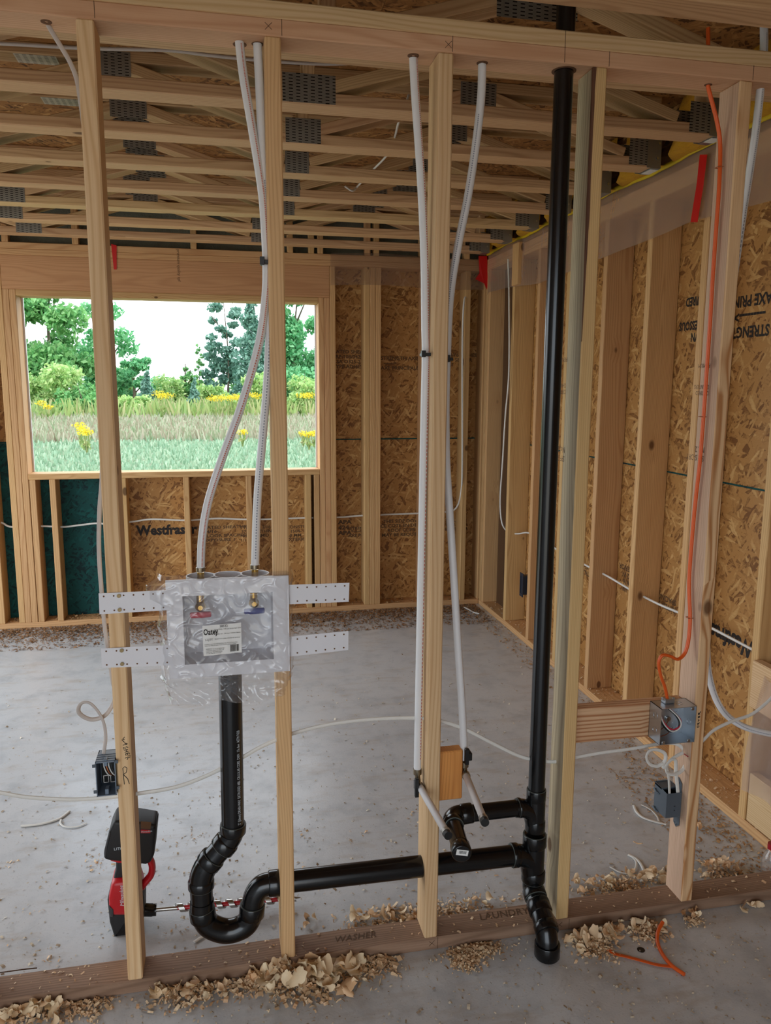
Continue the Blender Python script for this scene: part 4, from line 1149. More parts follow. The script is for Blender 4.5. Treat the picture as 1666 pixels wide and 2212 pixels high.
# ---------------------------------------------------------------- cables on the far and right walls
yk = Y_FAR + 0.075
fw, o = cable('house_cable', 'white cable running level through the studs below the far window',
    [px(-60, 1118, y=yk), px(0, 1128, y=yk), px(25, 1138, y=yk), px(90, 1136.5, y=yk), px(137, 1138, y=yk), px(175, 1134, y=yk), px(208, 1130.5, y=yk), px(240, 1132, y=yk), px(285, 1127, y=yk), px(330, 1121.5, y=yk), px(400, 1124, y=yk), px(470, 1120, y=yk), px(545, 1122, y=yk), px(655, 1119, y=yk), px(735, 1117, y=yk), px(785, 1113.5, y=yk), px(822, 1112, y=yk), px(900, 1109, y=yk), px(960, 1106, y=yk), px(985, 1098, y=yk), px(996, 1065, y=Y_FAR + .02), px(999, 1000, y=Y_FAR - .012), px(999, 800, y=Y_FAR - .012), px(1000, 700, y=Y_FAR - .012), px(1003, 650, y=Y_FAR - .012), px(1008, 638, y=Y_FAR + .02), px(1010, 620, y=Y_FAR + .04)], flat=(0.005, 0.0065))
xk = X_RIGHT + 0.06
rw, o = cable('house_cable', 'white cable running through the studs of the right wall',
    [px(1098, 560, x=2.06), px(1100, 640, x=2.06), px(1100, 800, x=2.06), px(1092, 900, x=2.06), px(1086, 1000, x=2.06), px(1081, 1080, x=2.06), px(1085, 1130, x=2.075), px(1100, 1150, x=2.12), px(1120, 1153, x=xk), px(1141, 1151, x=xk), px(1170, 1163, x=xk), px(1197, 1183, x=xk), px(1266, 1221, x=xk), px(1310, 1243, x=xk), px(1361, 1273, x=xk), px(1397, 1292, x=xk), px(1430, 1308, x=xk), px(1475, 1327, x=xk), px(1542, 1359, x=xk), px(1628, 1404, x=xk), px(1700, 1440, x=xk)], flat=(0.0055, 0.0055))
nb = thing('dark_outlet_box', 'dark blue plastic electrical box on a right-wall stud near the far corner', 'electrical box', (2.075, 2.55, 0.34))
c = px(1133.5, 1268, x=2.10)
b = MB(); b.add(*ring_frame(-0.026, 0.026, -0.075, 0.075, -0.015, 0.015, -0.055, 0.055, 0, 0.004))
yy = 2.502
mm = Matrix.Translation((2.062, yy + 0.052, px(1133.5, 1268, x=2.062).z)) @ Matrix.Rotation(math.radians(-90), 4, 'Z')
o = b.build('front_frame', M['navy_box'], nb, None, mm)
MB().box((-0.022, 0.004, -0.060), (0.022, 0.050, 0.060)).build('body', M['navy_box'], nb, None, mm)

# ================================================================== wooden blocks
wb = thing('wood_backing_block', 'orange fir backing block beside the middle stud, behind the white stubs', 'wood block', (0.86, 0.05, 0.47))
a, c = px(948, 1612, y=0.028), px(999, 1728, y=0.028)
board('block', ((0.8135 + px(1000, 1660, y=.028).x) / 2, 0.047, px(975, 1728, y=.028).z), ((0.8135 + px(1000, 1660, y=.028).x) / 2, 0.047, px(975, 1623, y=.028).z), px(1000, 1660, y=.028).x - 0.8135, 0.038, VX, M['block'], wb)
bl = thing('blocking_board', 'reddish wooden blocking board between the two right studs, behind the steel box', 'blocking board', (1.4, 0.07, 0.55))
zt_, zb_ = px(1330, 1524, y=.052).z, px(1330, 1598, y=.052).z
board('board', (1.219, 0.071, (zt_ + zb_) / 2), (1.588, 0.071, (zt_ + zb_) / 2), abs(zt_ - zb_), 0.038, VZ, M['fir'], bl)
rb1 = thing('wall_block', 'pale wooden block fixed across the right wall at the right edge', 'wood block', (2.08, 0.26, 0.48))
board('block', (2.072, 0.12, 0.57), (2.072, 0.365, 0.57), 0.172, 0.036, VZ, M['stud'], rb1)
rb2 = thing('wall_block', 'pale wooden block on the right-wall bottom plate beside the clear sheet', 'wood block', (2.08, 0.25, 0.04))
board('block', (2.100, 0.12, 0.135), (2.100, 0.366, 0.135), 0.185, 0.036, VZ, M['stud'], rb2)

# ================================================================== plastic sheets, tape, sealant
def sheet(name, label, f, nu, nv, mat, cat, loc):
    vs, fs = [], []
    for i in range(nu + 1):
        for j in range(nv + 1): vs.append(f(i / nu, j / nv))
    for i in range(nu):
        for j in range(nv): fs.append((i * (nv + 1) + j, (i + 1) * (nv + 1) + j, (i + 1) * (nv + 1) + j + 1, i * (nv + 1) + j + 1))
    o = MB().add(vs, fs, True).build(name, M[mat], None, loc)
    return tag(o, label, cat)
BOT = [(-1.5, 2.21), (0.1, 2.205), (0.489, 2.22), (0.931, 2.238), (1.30, 2.225), (1.65, 2.212), (2.43, 2.188), (2.9, 2.222), (3.36, 2.24)]
def bot(y):
    for (ya, za), (yb, zb) in zip(BOT, BOT[1:]):
        if ya <= y <= yb: return za + (zb - za) * (y - ya) / (yb - ya)
    return 2.22
def fR(u, v):
    y = -1.5 + 4.86 * u; z0 = bot(y)
    z = z0 + (2.497 - z0) * v
    return (2.073 - 0.004 - 0.010 * (1 - v) * (0.5 + 0.5 * math.sin(y * 9)) + 0.005 * mnoise.noise((y * 5, z * 9, 1)) - 0.02 * max(0, 0.12 - v), y, z)
sheet('vapour_barrier_sheet', 'milky plastic vapour barrier strip along the top of the right wall', fR, 160, 14, 'poly', 'plastic sheet', (2.07, 1.2, 2.2))
def fF(u, v):
    x = 0.985 + 1.075 * u
    return (x, Y_FAR - 0.006 - 0.006 * (1 - v) * (0.5 + 0.5 * math.sin(x * 14)), 2.268 + 0.008 * math.sin(x * 6) + (2.475 - 2.268) * v)
sheet('vapour_barrier_sheet', 'milky plastic strip along the top of the far wall, right of the window', fF, 60, 10, 'poly_thin', 'plastic sheet', (1.5, Y_FAR, 2.27))
def fB(u, v):
    y = 0.04 + 0.26 * u
    return (2.045 - 0.02 * math.sin(u * 7 + v * 3) - 0.03 * (1 - v), y, 0.205 + 0.42 * v)
sheet('hanging_plastic_sheet', 'milky plastic sheet hanging at the lower right edge', fB, 20, 16, 'poly', 'plastic sheet', (2.04, 0.2, 0.2))
pts = []
for i in range(70):
    y = -1.5 + 4.86 * i / 69
    pts.append((2.062 + 0.004 * math.sin(y * 31), y, 2.500 + 0.005 * math.sin(y * 9) + 0.003 * mnoise.noise((y * 7, 0, 0))))
sl = MB().tube(pts, 0.009, 8, True, (0.006, 0.011)).build('sealant_strip', M['caulk'], None, pts[0])
tag(sl, 'yellow sealant strip along the top edge of the right-wall plastic', 'sealant')
def tape(name, label, poly, mat='tape'):
    d = Vector((0, 0, 0))
    n = len(poly)
    nn = (poly[1] - poly[0]).cross(poly[2] - poly[0]).normalized() * 0.0008
    o = MB().add(list(poly) + [p + nn for p in poly], [tuple(range(n)), tuple(range(2 * n - 1, n - 1, -1))] + [(i, (i + 1) % n, n + (i + 1) % n, n + i) for i in range(n)]).build(name, M[mat], None, poly[0])
    return tag(o, label, 'tape', 'strips of red tape')
tape('red_tape', 'strip of red tape hanging down the right-wall plastic', [px(1512, 334, x=2.054), px(1528, 334, x=2.054), px(1520, 400, x=2.05), px(1507, 480, x=2.047), px(1492, 480, x=2.047), px(1505, 400, x=2.05)])
tape('red_tape', 'crumpled red tape in the far corner under the last joist hanger', [px(1034, 553, y=3.405), px(1053, 553, y=3.405), px(1053, 588, y=3.405), px(1058, 590, y=3.40), px(1052, 626, y=3.40), px(1046, 612, y=3.40), px(1027, 603, y=3.40), px(1036, 590, y=3.405)])
tape('red_tape', 'short strip of red tape on the far header, just right of the leftmost stud', [px(240, 527, y=3.425), px(252, 530, y=3.425), px(252, 582, y=3.425), px(246, 582, y=3.425)])

# clear bottle with a dark red cap at the right edge
c = px(1662, 1895, z=0.0)
bt = thing('plastic_bottle', 'clear plastic bottle with dark red cap on the floor at the right edge', 'bottle', (c.x, c.y, 0))
prof = [(0.0, 0.024), (0.004, 0.027), (0.05, 0.027), (0.075, 0.026), (0.095, 0.014), (0.105, 0.011)]
MB().tube([(c.x, c.y, z) for z, r in prof], [r for z, r in prof], 20).build('bottle_body', M['bag'], bt)
MB().tube([(c.x, c.y, 0.103), (c.x, c.y, 0.122)], 0.0135, 18).build('cap', M['red_cap'], bt)

# ================================================================== cordless drill with its auger bit
YD = 0.272
dl = thing('cordless_drill', 'red and black cordless right-angle drill standing on the slab behind the leftmost stud', 'drill', (-0.05, YD, 0))
def slab(uv, th, bev, yc=YD):
    """a solid of the outline uv (pixels at depth yc), thickness th along y, rounded edges"""
    bm = bmesh.new()
    pts = [px(u, v, y=yc) for u, v in uv]
    vsA = [bm.verts.new((p.x, yc - th / 2, max(p.z, 0.0))) for p in pts]
    vsB = [bm.verts.new((p.x, yc + th / 2, max(p.z, 0.0))) for p in pts]
    n = len(pts)
    bm.faces.new(vsA); bm.faces.new(vsB[::-1])
    for i in range(n): bm.faces.new((vsA[i], vsA[(i + 1) % n], vsB[(i + 1) % n], vsB[i])[::-1])
    bmesh.ops.recalc_face_normals(bm, faces=bm.faces)
    bmesh.ops.bevel(bm, geom=list(bm.edges), offset=bev, segments=3, affect='EDGES', profile=0.6)
    bm.verts.index_update()
    b = MB().add([v.co.copy() for v in bm.verts], [[v.index for v in f.verts] for f in bm.faces], True)
    bm.free()
    return b
slab([(235, 1926), (240, 1912), (306, 1910), (314, 1922), (314, 1968), (301, 2008), (292, 2013), (256, 2013), (250, 2006), (240, 1975)], 0.078, 0.010).build('gear_case', M['tool_black'], dl)
body = slab([(246, 1886), (300, 1880), (309, 1905), (312, 1952), (306, 1958), (243, 1958), (239, 1940), (238, 1920)], 0.092, 0.014).build('motor_housing', M['red'], dl)
slab([(240, 1935), (250, 1943), (250, 1960), (242, 1958)], 0.096, 0.004).build('vent_cover', M['tool_grey'], dl)
slab([(252, 1846), (292, 1842), (296, 1880), (290, 1897), (248, 1897), (247, 1885), (252, 1872)], 0.050, 0.012).build('handle_grip', M['tool_black'], dl)
slab([(235, 1840), (328, 1842), (327, 1850), (306, 1853), (258, 1851), (243, 1847)], 0.066, 0.006).build('battery_shoe', M['red'], dl)
loop = spline([px(318, 1850, y=YD), px(326, 1860, y=YD), px(329, 1874, y=YD), px(326, 1890, y=YD), px(314, 1905, y=YD), px(305, 1918, y=YD)], 8)
MB().tube(loop, 0.011, 16, True, (0.016, 0.010)).build('d_handle', M['red'], dl)
bat = slab([(250, 1757), (300, 1760), (338, 1766), (341, 1772), (336, 1830), (328, 1846), (318, 1850), (240, 1841), (229, 1838), (228, 1825), (240, 1778)], 0.088, 0.010).build('battery', M['tool_black'], dl)
slab([(231, 1815), (241, 1779), (243, 1781), (236, 1812), (233, 1834), (230, 1832)], 0.090, 0.001).build('battery_side_band', M['tool_grey'], dl)
yq = YD - 0.0446
lab2 = MB().add([px(304, 1792, y=yq), px(325, 1793, y=yq), px(325, 1800, y=yq), px(304, 1800, y=yq)][::-1], [(0, 1, 2, 3)]).build('red_label', M['red'], bat)
MB().add([px(304, 1774, y=yq), px(327, 1776, y=yq), px(325, 1791, y=yq), px(304, 1790, y=yq)][::-1], [(0, 1, 2, 3)]).build('amber_label', plain('amber_print', srgb(96, 62, 30), 0.6), bat)
lettering('LITHIUM', 0.012, M['white_ink'], bat, px(246, 1837, y=yq), VX, VZ, thick=0.0006)
lettering('Milwaukee', 0.009, M['white_ink'], bat, px(305, 1799, y=yq), VX, VZ, thick=0.0008, width=0.8)
yb_ = YD - 0.0462
lettering('Milwaukee', 0.0155, M['white_ink'], body, px(268, 1957, y=yb_), VZ, -VX, thick=0.0006, shear=0.25)
A0, A1 = px(303, 1965, y=YD), px(338, 1965, y=YD)
T1 = px(640, 1939.5, y=YD)
ax = (T1 - A1).normalized()
MB().tube([A0, A1 - ax * 0.012, A1 - ax * 0.01, A1], [0.0185, 0.0185, 0.0175, 0.0175], 24).build('chuck', M['abs'], dl)
bit = MB().tube([A1 - ax * 0.005, A1 + ax * 0.062], 0.0062, 16).build('auger_shank', M['steel'], dl)
L = (T1 - A1).length
MB().tube([A1 + ax * 0.058, A1 + ax * (L - 0.012)], 0.0062, 14).build('auger_core', M['red'], dl)
b = MB(); vs, fs = [], []
n1 = Vector((0, 1, 0)); n1 = (n1 - ax * n1.dot(ax)).normalized(); n2 = ax.cross(n1)
S = 220; pitch = 0.037; Lb = L - 0.058 - 0.008
for i in range(S + 1):
    s = Lb * i / S; ang = 2 * math.pi * s / pitch
    dirv = n1 * math.cos(ang) + n2 * math.sin(ang)
    for ds, rr in ((-0.0085, 0.0128), (0.0085, 0.0128), (0.0065, 0.0060), (-0.0065, 0.0060)):
        vs.append(A1 + ax * (0.058 + s + ds) + dirv * rr)
for i in range(S):
    for k in range(4): fs.append((i * 4 + k, i * 4 + (k + 1) % 4, (i + 1) * 4 + (k + 1) % 4, (i + 1) * 4 + k))
b.add(vs, fs, False).build('auger_flight', M['steel'], dl)
MB().tube([T1 - ax * 0.012, T1 - ax * 0.004, T1 + ax * 0.014], [0.0062, 0.004, 0.0008], 12).build('auger_tip', M['steel'], dl)

# ================================================================== scraps of cable on the slab
def scrap(name, label, uv, mat, flat, cat='cable scrap', lift=0.004, zs_=None, group=None):
    pts = []
    for i, (u, v) in enumerate(uv):
        z = lift if zs_ is None else zs_[i]
        pts.append(px(u, v, z=z))
    o = MB().tube(spline(pts, 8), 0.004, 10, True, flat, True, VZ).build(name, M[mat], None, pts[0])
    return tag(o, label, cat, group)
scrap('cable_scrap', 'curved white cable scrap on the slab at the left, left of the drill', [(45, 1784), (75, 1782), (105, 1776), (130, 1767), (150, 1752)], 'cable', (0.003, 0.006))
scrap('cable_scrap', 'thin white cable peel beside the scrap left of the drill', [(132, 1770), (131, 1779), (142, 1786), (165, 1786), (187, 1778)], 'cable', (0.0012, 0.004))
scrap('cable_scrap', 'white cable scrap on the slab below the dark grey box', [(1370, 1740), (1376, 1754), (1390, 1766), (1412, 1774), (1440, 1781)], 'cable', (0.003, 0.006))
scrap('cable_scrap', 'thin white cable peel on the slab below the dark grey box', [(1386, 1738), (1405, 1748), (1419, 1762), (1424, 1774)], 'cable', (0.0012, 0.004))
scrap('cable_scrap', 'bent white cable scrap standing in shavings between the two right studs', [(1358, 1846), (1376, 1856), (1388, 1872), (1392, 1888), (1386, 1906)], 'cable', (0.003, 0.006))
scrap('cable_scrap', 'thin curled white cable peel near the shavings between the two right studs', [(1360, 1845), (1374, 1860), (1373, 1876), (1360, 1886), (1340, 1884), (1318, 1872)], 'cable', (0.0014, 0.004))
scrap('cable_scrap', 'round orange cable offcut on the slab at the lower right', [(1432, 1992), (1422, 2012), (1421, 2036), (1432, 2062), (1452, 2086), (1479, 2105)], 'orange', (0.0055, 0.0055), zs_=[0.03, 0.022, 0.012, 0.007, 0.006, 0.006])
scrap('cable_scrap', 'flat orange cable peel on the slab at the lower right', [(1313, 2050), (1328, 2060), (1356, 2067), (1390, 2076), (1420, 2084), (1452, 2088)], 'orange', (0.0012, 0.006), lift=0.004)
scrap('cable_scrap', 'short white cable scrap on the slab at the foot of the far wall', [(1003, 1312), (1012, 1316), (1022, 1322), (1036, 1326)], 'cable', (0.005, 0.007))
scrap('cable_scrap', 'white cable scrap lying on the slab under the trap bend', [(420, 2035), (430, 2028), (440, 2022)], 'cable', (0.002, 0.006))

# ================================================================== wood shavings
def flake_mesh(seed):
    r = random.Random(seed)
    L, W = r.uniform(0.026, 0.055), r.uniform(0.014, 0.034)
    curl = r.choice((r.uniform(0.3, 1.2), r.uniform(1.4, 3.6)))
    tw = r.uniform(-0.8, 0.8)
    nu, nv = 9, 4
    vs, fs = [], []
    for i in range(nu + 1):
        u = i / nu - 0.5
        wid = W * (1 - 0.55 * abs(2 * u) ** 2.2) * (1 + 0.12 * r.uniform(-1, 1))
        for j in range(nv + 1):
            v = j / nv - 0.5
            a = u * curl
            R = L / max(curl, 0.2)
            y = v * wid + 0.0015 * r.uniform(-1, 1) * (1 if i in (0, nu) else 0.2)
            x = R * math.sin(a); z = R * (1 - math.cos(a)) + 0.004 * math.cos(v * 3) - tw * u * v * wid
            if i in (0, nu): x += 0.004 * r.uniform(-1, 1)
            vs.append((x, y, z))
    for i in range(nu):
        for j in range(nv): fs.append((i * (nv + 1) + j, (i + 1) * (nv + 1) + j, (i + 1) * (nv + 1) + j + 1, i * (nv + 1) + j + 1))
    me = bpy.data.meshes.new('wood_shaving')
    me.from_pydata(vs, [], fs)
    me.polygons.foreach_set('use_smooth', [True] * len(me.polygons))
    me.materials.append(M['shaving']); me.update()
    return me
FLAKES = [flake_mesh(100 + i) for i in range(16)]
def shavings(uvbox, n, hmax, label, group, smin=0.6, smax=1.25, seed=1):
    r = random.Random(seed)
    u0, v0, u1, v1 = uvbox
    for i in range(n):
        f, g = r.random(), min(1.0, max(0.0, r.gauss(0.5, 0.25)))
        c = px(u0 + (u1 - u0) * f, v0 + (v1 - v0) * g, z=0.0)
        if -0.015 < c.y < 0.105: c.y = -0.02 if c.y < 0.045 else 0.11
        z = 0.006 + hmax * r.random() * (1 - abs(2 * f - 1) ** 2) * (1 - abs(2 * g - 1)) 
        s = r.uniform(smin, smax)
        q = Euler((r.gauss(0, 0.55), r.gauss(0, 0.55), r.uniform(0, 6.28))).to_matrix().to_4x4()
        o = bpy.data.objects.new('wood_shaving', FLAKES[r.randrange(len(FLAKES))])
        link(o, None, Matrix.Translation((c.x, c.y, z + 0.004)) @ q @ Matrix.Scale(s, 4))
        tag(o, label, 'wood shaving', group)
HEAPS = [
    ((575, 2080, 775, 2150), 66, 0.06, 'curled pale wood shaving in the big heap below the second stud', 0.8, 1.9),
    ((540, 2085, 610, 2135), 12, 0.03, 'broad pale wood shaving left of the second stud, in front of the bottom plate', 1.0, 1.8),
    ((330, 2120, 500, 2165), 26, 0.02, 'wood shaving in the low heap between the two left studs, before the plate', 0.5, 1.2),
    ((0, 2150, 130, 2215), 26, 0.03, 'wood shaving in the heap at the lower left corner of the floor', 0.6, 1.25),
    ((1225, 2010, 1345, 2055), 26, 0.025, 'wood shaving in the heap just right of the floor drain pipe', 0.6, 1.25),
    ((1340, 1990, 1440, 2015), 10, 0.02, 'wood shaving in front of the plate beside the orange offcut', 0.5, 1.0),
    ((1475, 1975, 1515, 1998), 5, 0.02, 'wood shaving in the small heap below the rightmost stud', 0.7, 1.1),
    ((1590, 1945, 1640, 1975), 5, 0.015, 'wood shaving before the plate at the right edge of the floor', 0.6, 1.1),
    ((1500, 1868, 1600, 1898), 22, 0.04, 'curled wood shaving behind the plate, right of the rightmost stud', 0.6, 1.1),
    ((1330, 1885, 1450, 1915), 20, 0.03, 'wood shaving behind the plate, left of the rightmost stud', 0.5, 1.1),
    ((1225, 1900, 1330, 1935), 20, 0.03, 'wood shaving behind the plate, right of the grey stud', 0.5, 1.1),
    ((760, 1968, 900, 2000), 22, 0.025, 'wood shaving behind the plate, left of the middle stud', 0.5, 1.1),
    ((1000, 1945, 1110, 1965), 8, 0.015, 'wood shaving behind the plate, right of the middle stud', 0.4, 0.8),
    ((645, 1985, 680, 2012), 3, 0.01, 'lone crumpled wood shaving behind the plate, right of the second stud', 0.6, 0.9),
]
for i, (bx, n, hm, lab_, a, c) in enumerate(HEAPS): shavings(bx, n, hm, lab_, lab_.replace('curled pale ', '').replace('wood shaving', 'wood shavings', 1)[:70], a, c, 20 + i)
for (u, v, lab_, s, rz) in ((1505, 1792, 'curled brown wood shaving on the slab beside the right-wall plate', 1.2, 0.6), (1378, 1830, 'long curled wood shaving on the slab right of the grey stud', 1.0, 2.2), (1483, 1965, 'fan-shaped pale wood shaving leaning on the plate below the rightmost stud', 1.0, 1.5)):
    c = px(u, v, z=0.0)
    o = bpy.data.objects.new('wood_shaving', FLAKES[(u * 7) % 16])
    link(o, None, Matrix.Translation((c.x, min(c.y, -0.02) if u == 1483 else c.y, 0.012)) @ Euler((0.5, 0.2, rz)).to_matrix().to_4x4() @ Matrix.Scale(s, 4))
    tag(o, lab_, 'wood shaving')

def chips(name, label, boxes, n, smin, smax, mat, seed, hmax=0.0, on=None, jitter=0.25, region=None, soft=False):
    """uncountable small chips strewn on the slab: one mesh of little bent slivers"""
    r = random.Random(seed); b = MB()
    tot = sum(abs((x1 - x0) * (y1 - y0)) for x0, y0, x1, y1 in boxes)
    for x0, y0, x1, y1 in boxes:
        k = max(1, int(n * abs((x1 - x0) * (y1 - y0)) / tot))
        for _ in range(k):
            f, g = (r.random(), r.random()) if not soft else (r.gauss(0.5, 0.22), r.gauss(0.5, 0.25))
            x, y = x0 + (x1 - x0) * f, y0 + (y1 - y0) * g
            if region and not region(x, y, r): continue
            z = (on or 0.0) + 0.001 + hmax * r.random() * max(0, 1 - abs(2 * f - 1)) * max(0, 1 - abs(2 * g - 1))
            s = r.uniform(smin, smax) * (0.6 + 0.8 * r.random()); w = s * r.uniform(0.2, 0.7)
            m = Matrix.Translation((x, y, z + s * 0.12)) @ Euler((r.gauss(0, jitter), r.gauss(0, jitter), r.uniform(0, 6.28))).to_matrix().to_4x4()
            h = s * r.uniform(0.02, 0.3)
            b.add([m @ Vector(p) for p in ((-s / 2, -w / 2, 0), (0, -w / 2, h), (s / 2, -w / 2, 0), (s / 2, w / 2, 0), (0, w / 2, h), (-s / 2, w / 2, 0))], [(0, 1, 4, 5), (1, 2, 3, 4)])
    o = b.build(name, M[mat])
    return tag(o, label, 'sawdust', None, 'stuff')
def fb(u0, v0, u1, v1):
    a, c = px(u0, v0, z=0.0), px(u1, v1, z=0.0)
    return (min(a.x, c.x), min(a.y, c.y), max(a.x, c.x), max(a.y, c.y))
notplate = lambda x, y, r: not (-0.006 < y < 0.097)
chips('sawdust_heap', 'fine chips around the big shaving heap below the second stud', [fb(560, 2100, 800, 2150), fb(740, 2065, 880, 2105), fb(480, 2110, 620, 2140)], 1500, 0.006, 0.018, 'chips', 1, 0.018, region=notplate, jitter=0.6, soft=True)
chips('sawdust_heap', 'low drift of sawdust before the plate, right of the middle stud', [fb(950, 2045, 1100, 2066), fb(965, 2060, 1050, 2095)], 1500, 0.004, 0.012, 'chips', 2, 0.014, region=notplate, jitter=0.6, soft=True)
chips('sawdust_heap', 'fine chips before the plate, between the two left studs', [fb(310, 2125, 530, 2165), fb(100, 2150, 260, 2200), fb(0, 2170, 130, 2212)], 1200, 0.005, 0.016, 'chips', 3, 0.012, region=notplate, jitter=0.6, soft=True)
chips('sawdust_heap', 'fine chips right of the floor drain pipe', [fb(1215, 2015, 1345, 2065), fb(1340, 1990, 1460, 2030), fb(1470, 1985, 1530, 2000)], 1500, 0.005, 0.014, 'chips', 4, 0.014, region=notplate, jitter=0.6, soft=True)
chips('sawdust_heap', 'fine chips behind the plate at the right', [fb(1225, 1905, 1460, 1930), fb(1490, 1870, 1620, 1900), fb(720, 1975, 1130, 1990)], 1500, 0.005, 0.015, 'chips', 5, 0.012, region=notplate, jitter=0.6, soft=True)
chips('sawdust_dust', 'brown sawdust drifted along the foot of the far wall', [(-1.8, 2.95, 2.05, 3.425), (-1.8, 3.2, 2.05, 3.425), (-1.8, 3.25, 2.05, 3.425), (-1.8, 3.32, 2.05, 3.425), (-1.8, 3.1, 2.05, 3.425)], 14000, 0.006, 0.017, 'shade_chips', 6, 0.006)  # real sawdust, coloured darker to carry the shade along the far wall
chips('sawdust_dust', 'sawdust lying on the far bottom plate between the studs', [(-1.8, 3.44, 2.05, 3.56)], 900, 0.008, 0.022, 'brown_chips', 7, 0.01, 0.038)
chips('sawdust_dust', 'sawdust strewn along the foot of the right wall', [(1.93, -0.6, 2.08, 3.3), (1.80, 0.1, 2.06, 0.9)], 2200, 0.006, 0.014, 'brown_chips', 8, 0.004, region=notplate)
chips('sawdust_dust', 'sawdust on the right-wall bottom plate', [(2.085, 0.1, 2.215, 3.3)], 700, 0.006, 0.014, 'chips', 9, 0.004, 0.038)
chips('sawdust_dust', 'sawdust sprinkled on the brown bottom plate', [(1.25, 0.002, 2.07, 0.088), (-1.2, 0.002, 1.2, 0.088)], 260, 0.004, 0.010, 'chips', 10, 0.0, 0.038)
chips('floor_crumbs', 'small wood crumbs scattered over the slab in front of the plate', [(-1.2, -0.75, 2.0, -0.01)], 3000, 0.003, 0.010, 'crumbs', 11)
def near(x, y, r): return notplate(x, y, r) and r.random() < 1.15 - y * 0.42
chips('floor_crumbs', 'small wood crumbs scattered over the slab behind the plate', [(-1.3, 0.1, 2.05, 2.6)], 5000, 0.003, 0.011, 'crumbs', 12, region=near)
rr = random.Random(77)
def clump(x, y, r):
    return notplate(x, y, r) and mnoise.noise((x * 7, y * 9, 3.0)) > 0.28
chips('floor_crumbs', 'clumps of wood crumbs on the slab behind the left studs', [(-0.9, 0.11, 1.1, 0.75)], 2600, 0.004, 0.012, 'chips', 13, 0.004, region=clump)
MB().tube([px(0, 2101, z=.01), px(50, 2094, z=.02), px(80, 2091, z=.012)], 0.0016, 6).build('twig', M['dark_wood'])
tw_ = bpy.data.objects['twig']; tag(tw_, 'thin twig on the slab behind the plate at the left edge', 'twig')
d_ = MB().disc(px(1385, 2052, z=0.0), VZ, 0.011, 0.0012, 20).build('floor_plug', M['black']); tag(d_, 'small dark round plug in the slab near the orange scraps', 'floor plug')

# ================================================================== print and handwriting on the lumber
yo = Y_FAR + 0.1403
def ft(s, u, v, size, panel, mat='ink', width=1.0, bold=0.0):
    lettering(s, size, M[mat], panel, px(u, v, y=yo), VX, VZ, width=width, bold=bold)
ft('Westfraser', 296, 1156, 0.094, fp_b, 'ink', 0.93, 0.004)
ft('RATED SHEATHING\n24/16\nFLOOR SPACING\nEXPOSURE 1', 440, 1143, 0.030, fp_b, 'ink_soft', 1.3, 0.0008)
ft('TYPE 2 R1 2/16 0.418\n.375 SHEATHING\nPRP HUDIMID\n1/16 CAT', 519, 1143, 0.030, fp_b, 'ink_soft', 1.1, 0.0008)
ft('CONSTRUCT\n1 1504-\n1.0 MM\nEXTERIOR', 618, 1142, 0.030, fp_b, 'ink_soft', 1.2, 0.0008)
ft('APA\n424\nAPA', 731, 1132, 0.040, fp_b, 'ink_soft', 1.3, 0.002)
ft('STRENGTH', 756, 1144, 0.026, fp_b, 'ink_soft', 1.3, 0.001)
ft('<----', 758, 1150, 0.030, fp_b, 'ink_soft', 1.3, 0.001)
ft('AXE PRINC', 753, 1160, 0.026, fp_b, 'ink_soft', 1.3, 0.001)
ft('  THIS SIDE DOWN\nCE COTE EN DESSOUS\n     ROOF CLIPS\n MAY BE REQUIRED', 822, 1130, 0.034, fp_b, 'ink_soft', 1.12, 0.001)
ft('STRUCT 1\n1504-9\nEXTERIOR', 962, 1128, 0.032, fp_b, 'ink_soft', 1.2, 0.001)
ft('RATED SHEATHING\nPRP-108/0424\nCSA O325-21\nTYPE ADHESIVE', 719, 763, 0.034, fp_f, 'ink_soft', 1.1, 0.001)
ft('STRENGTH AXIS   CE COTE\n  ------>\nAXE PRINCIPALE  HAUT', 823, 777, 0.034, fp_f, 'ink_soft', 1.1, 0.001)
ft('W24/16  ADHESIVE\nLEST  SPACER\n05-21   16', 955, 770, 0.034, fp_f, 'ink_soft', 1.1, 0.001)
lettering('Westfraser', 0.094, M['ink_teal'], fp_a, px(228, 1156, y=yo), VX, VZ, width=-0.9, bold=0.002, thick=-0.0006)
xo = X_RIGHT + 0.1403
def rt(s, u, v, size, panel, mat='ink_soft', width=1.0, bold=0.001):
    lettering(s, size, M[mat], panel, px(u, v, x=xo), VY, -VZ, width=width, bold=bold)
rt('STRENGTH AXIS\n  --------->\nAXE PRINCIPALE', 1664, 700, 0.058, rp_up[1], 'ink', 0.9, 0.002)
rt('DOWN\nEN DESSOUS\nCLIPS\nREQUIRED', 1535, 716, 0.050, rp_up[0], 'ink', 0.8, 0.002)
rt('Westfraser', 1632, 1392, 0.094, rp_low[1], 'ink', 0.8, 0.004)
rt('PRP-108\nW24/16\n15/32 IN\nEXTERIOR', 1372, 1278, 0.036, rp_low[1])
rt('RATED SHEATHING\nSPACING', 1460, 1315, 0.036, rp_low[1])
rt('STRUCT 1\nAXE PR', 1276, 1238, 0.036, rp_low[1])
rt('STRENGTH AXIS\nPRP-108', 1200, 790, 0.036, rp_up[0])
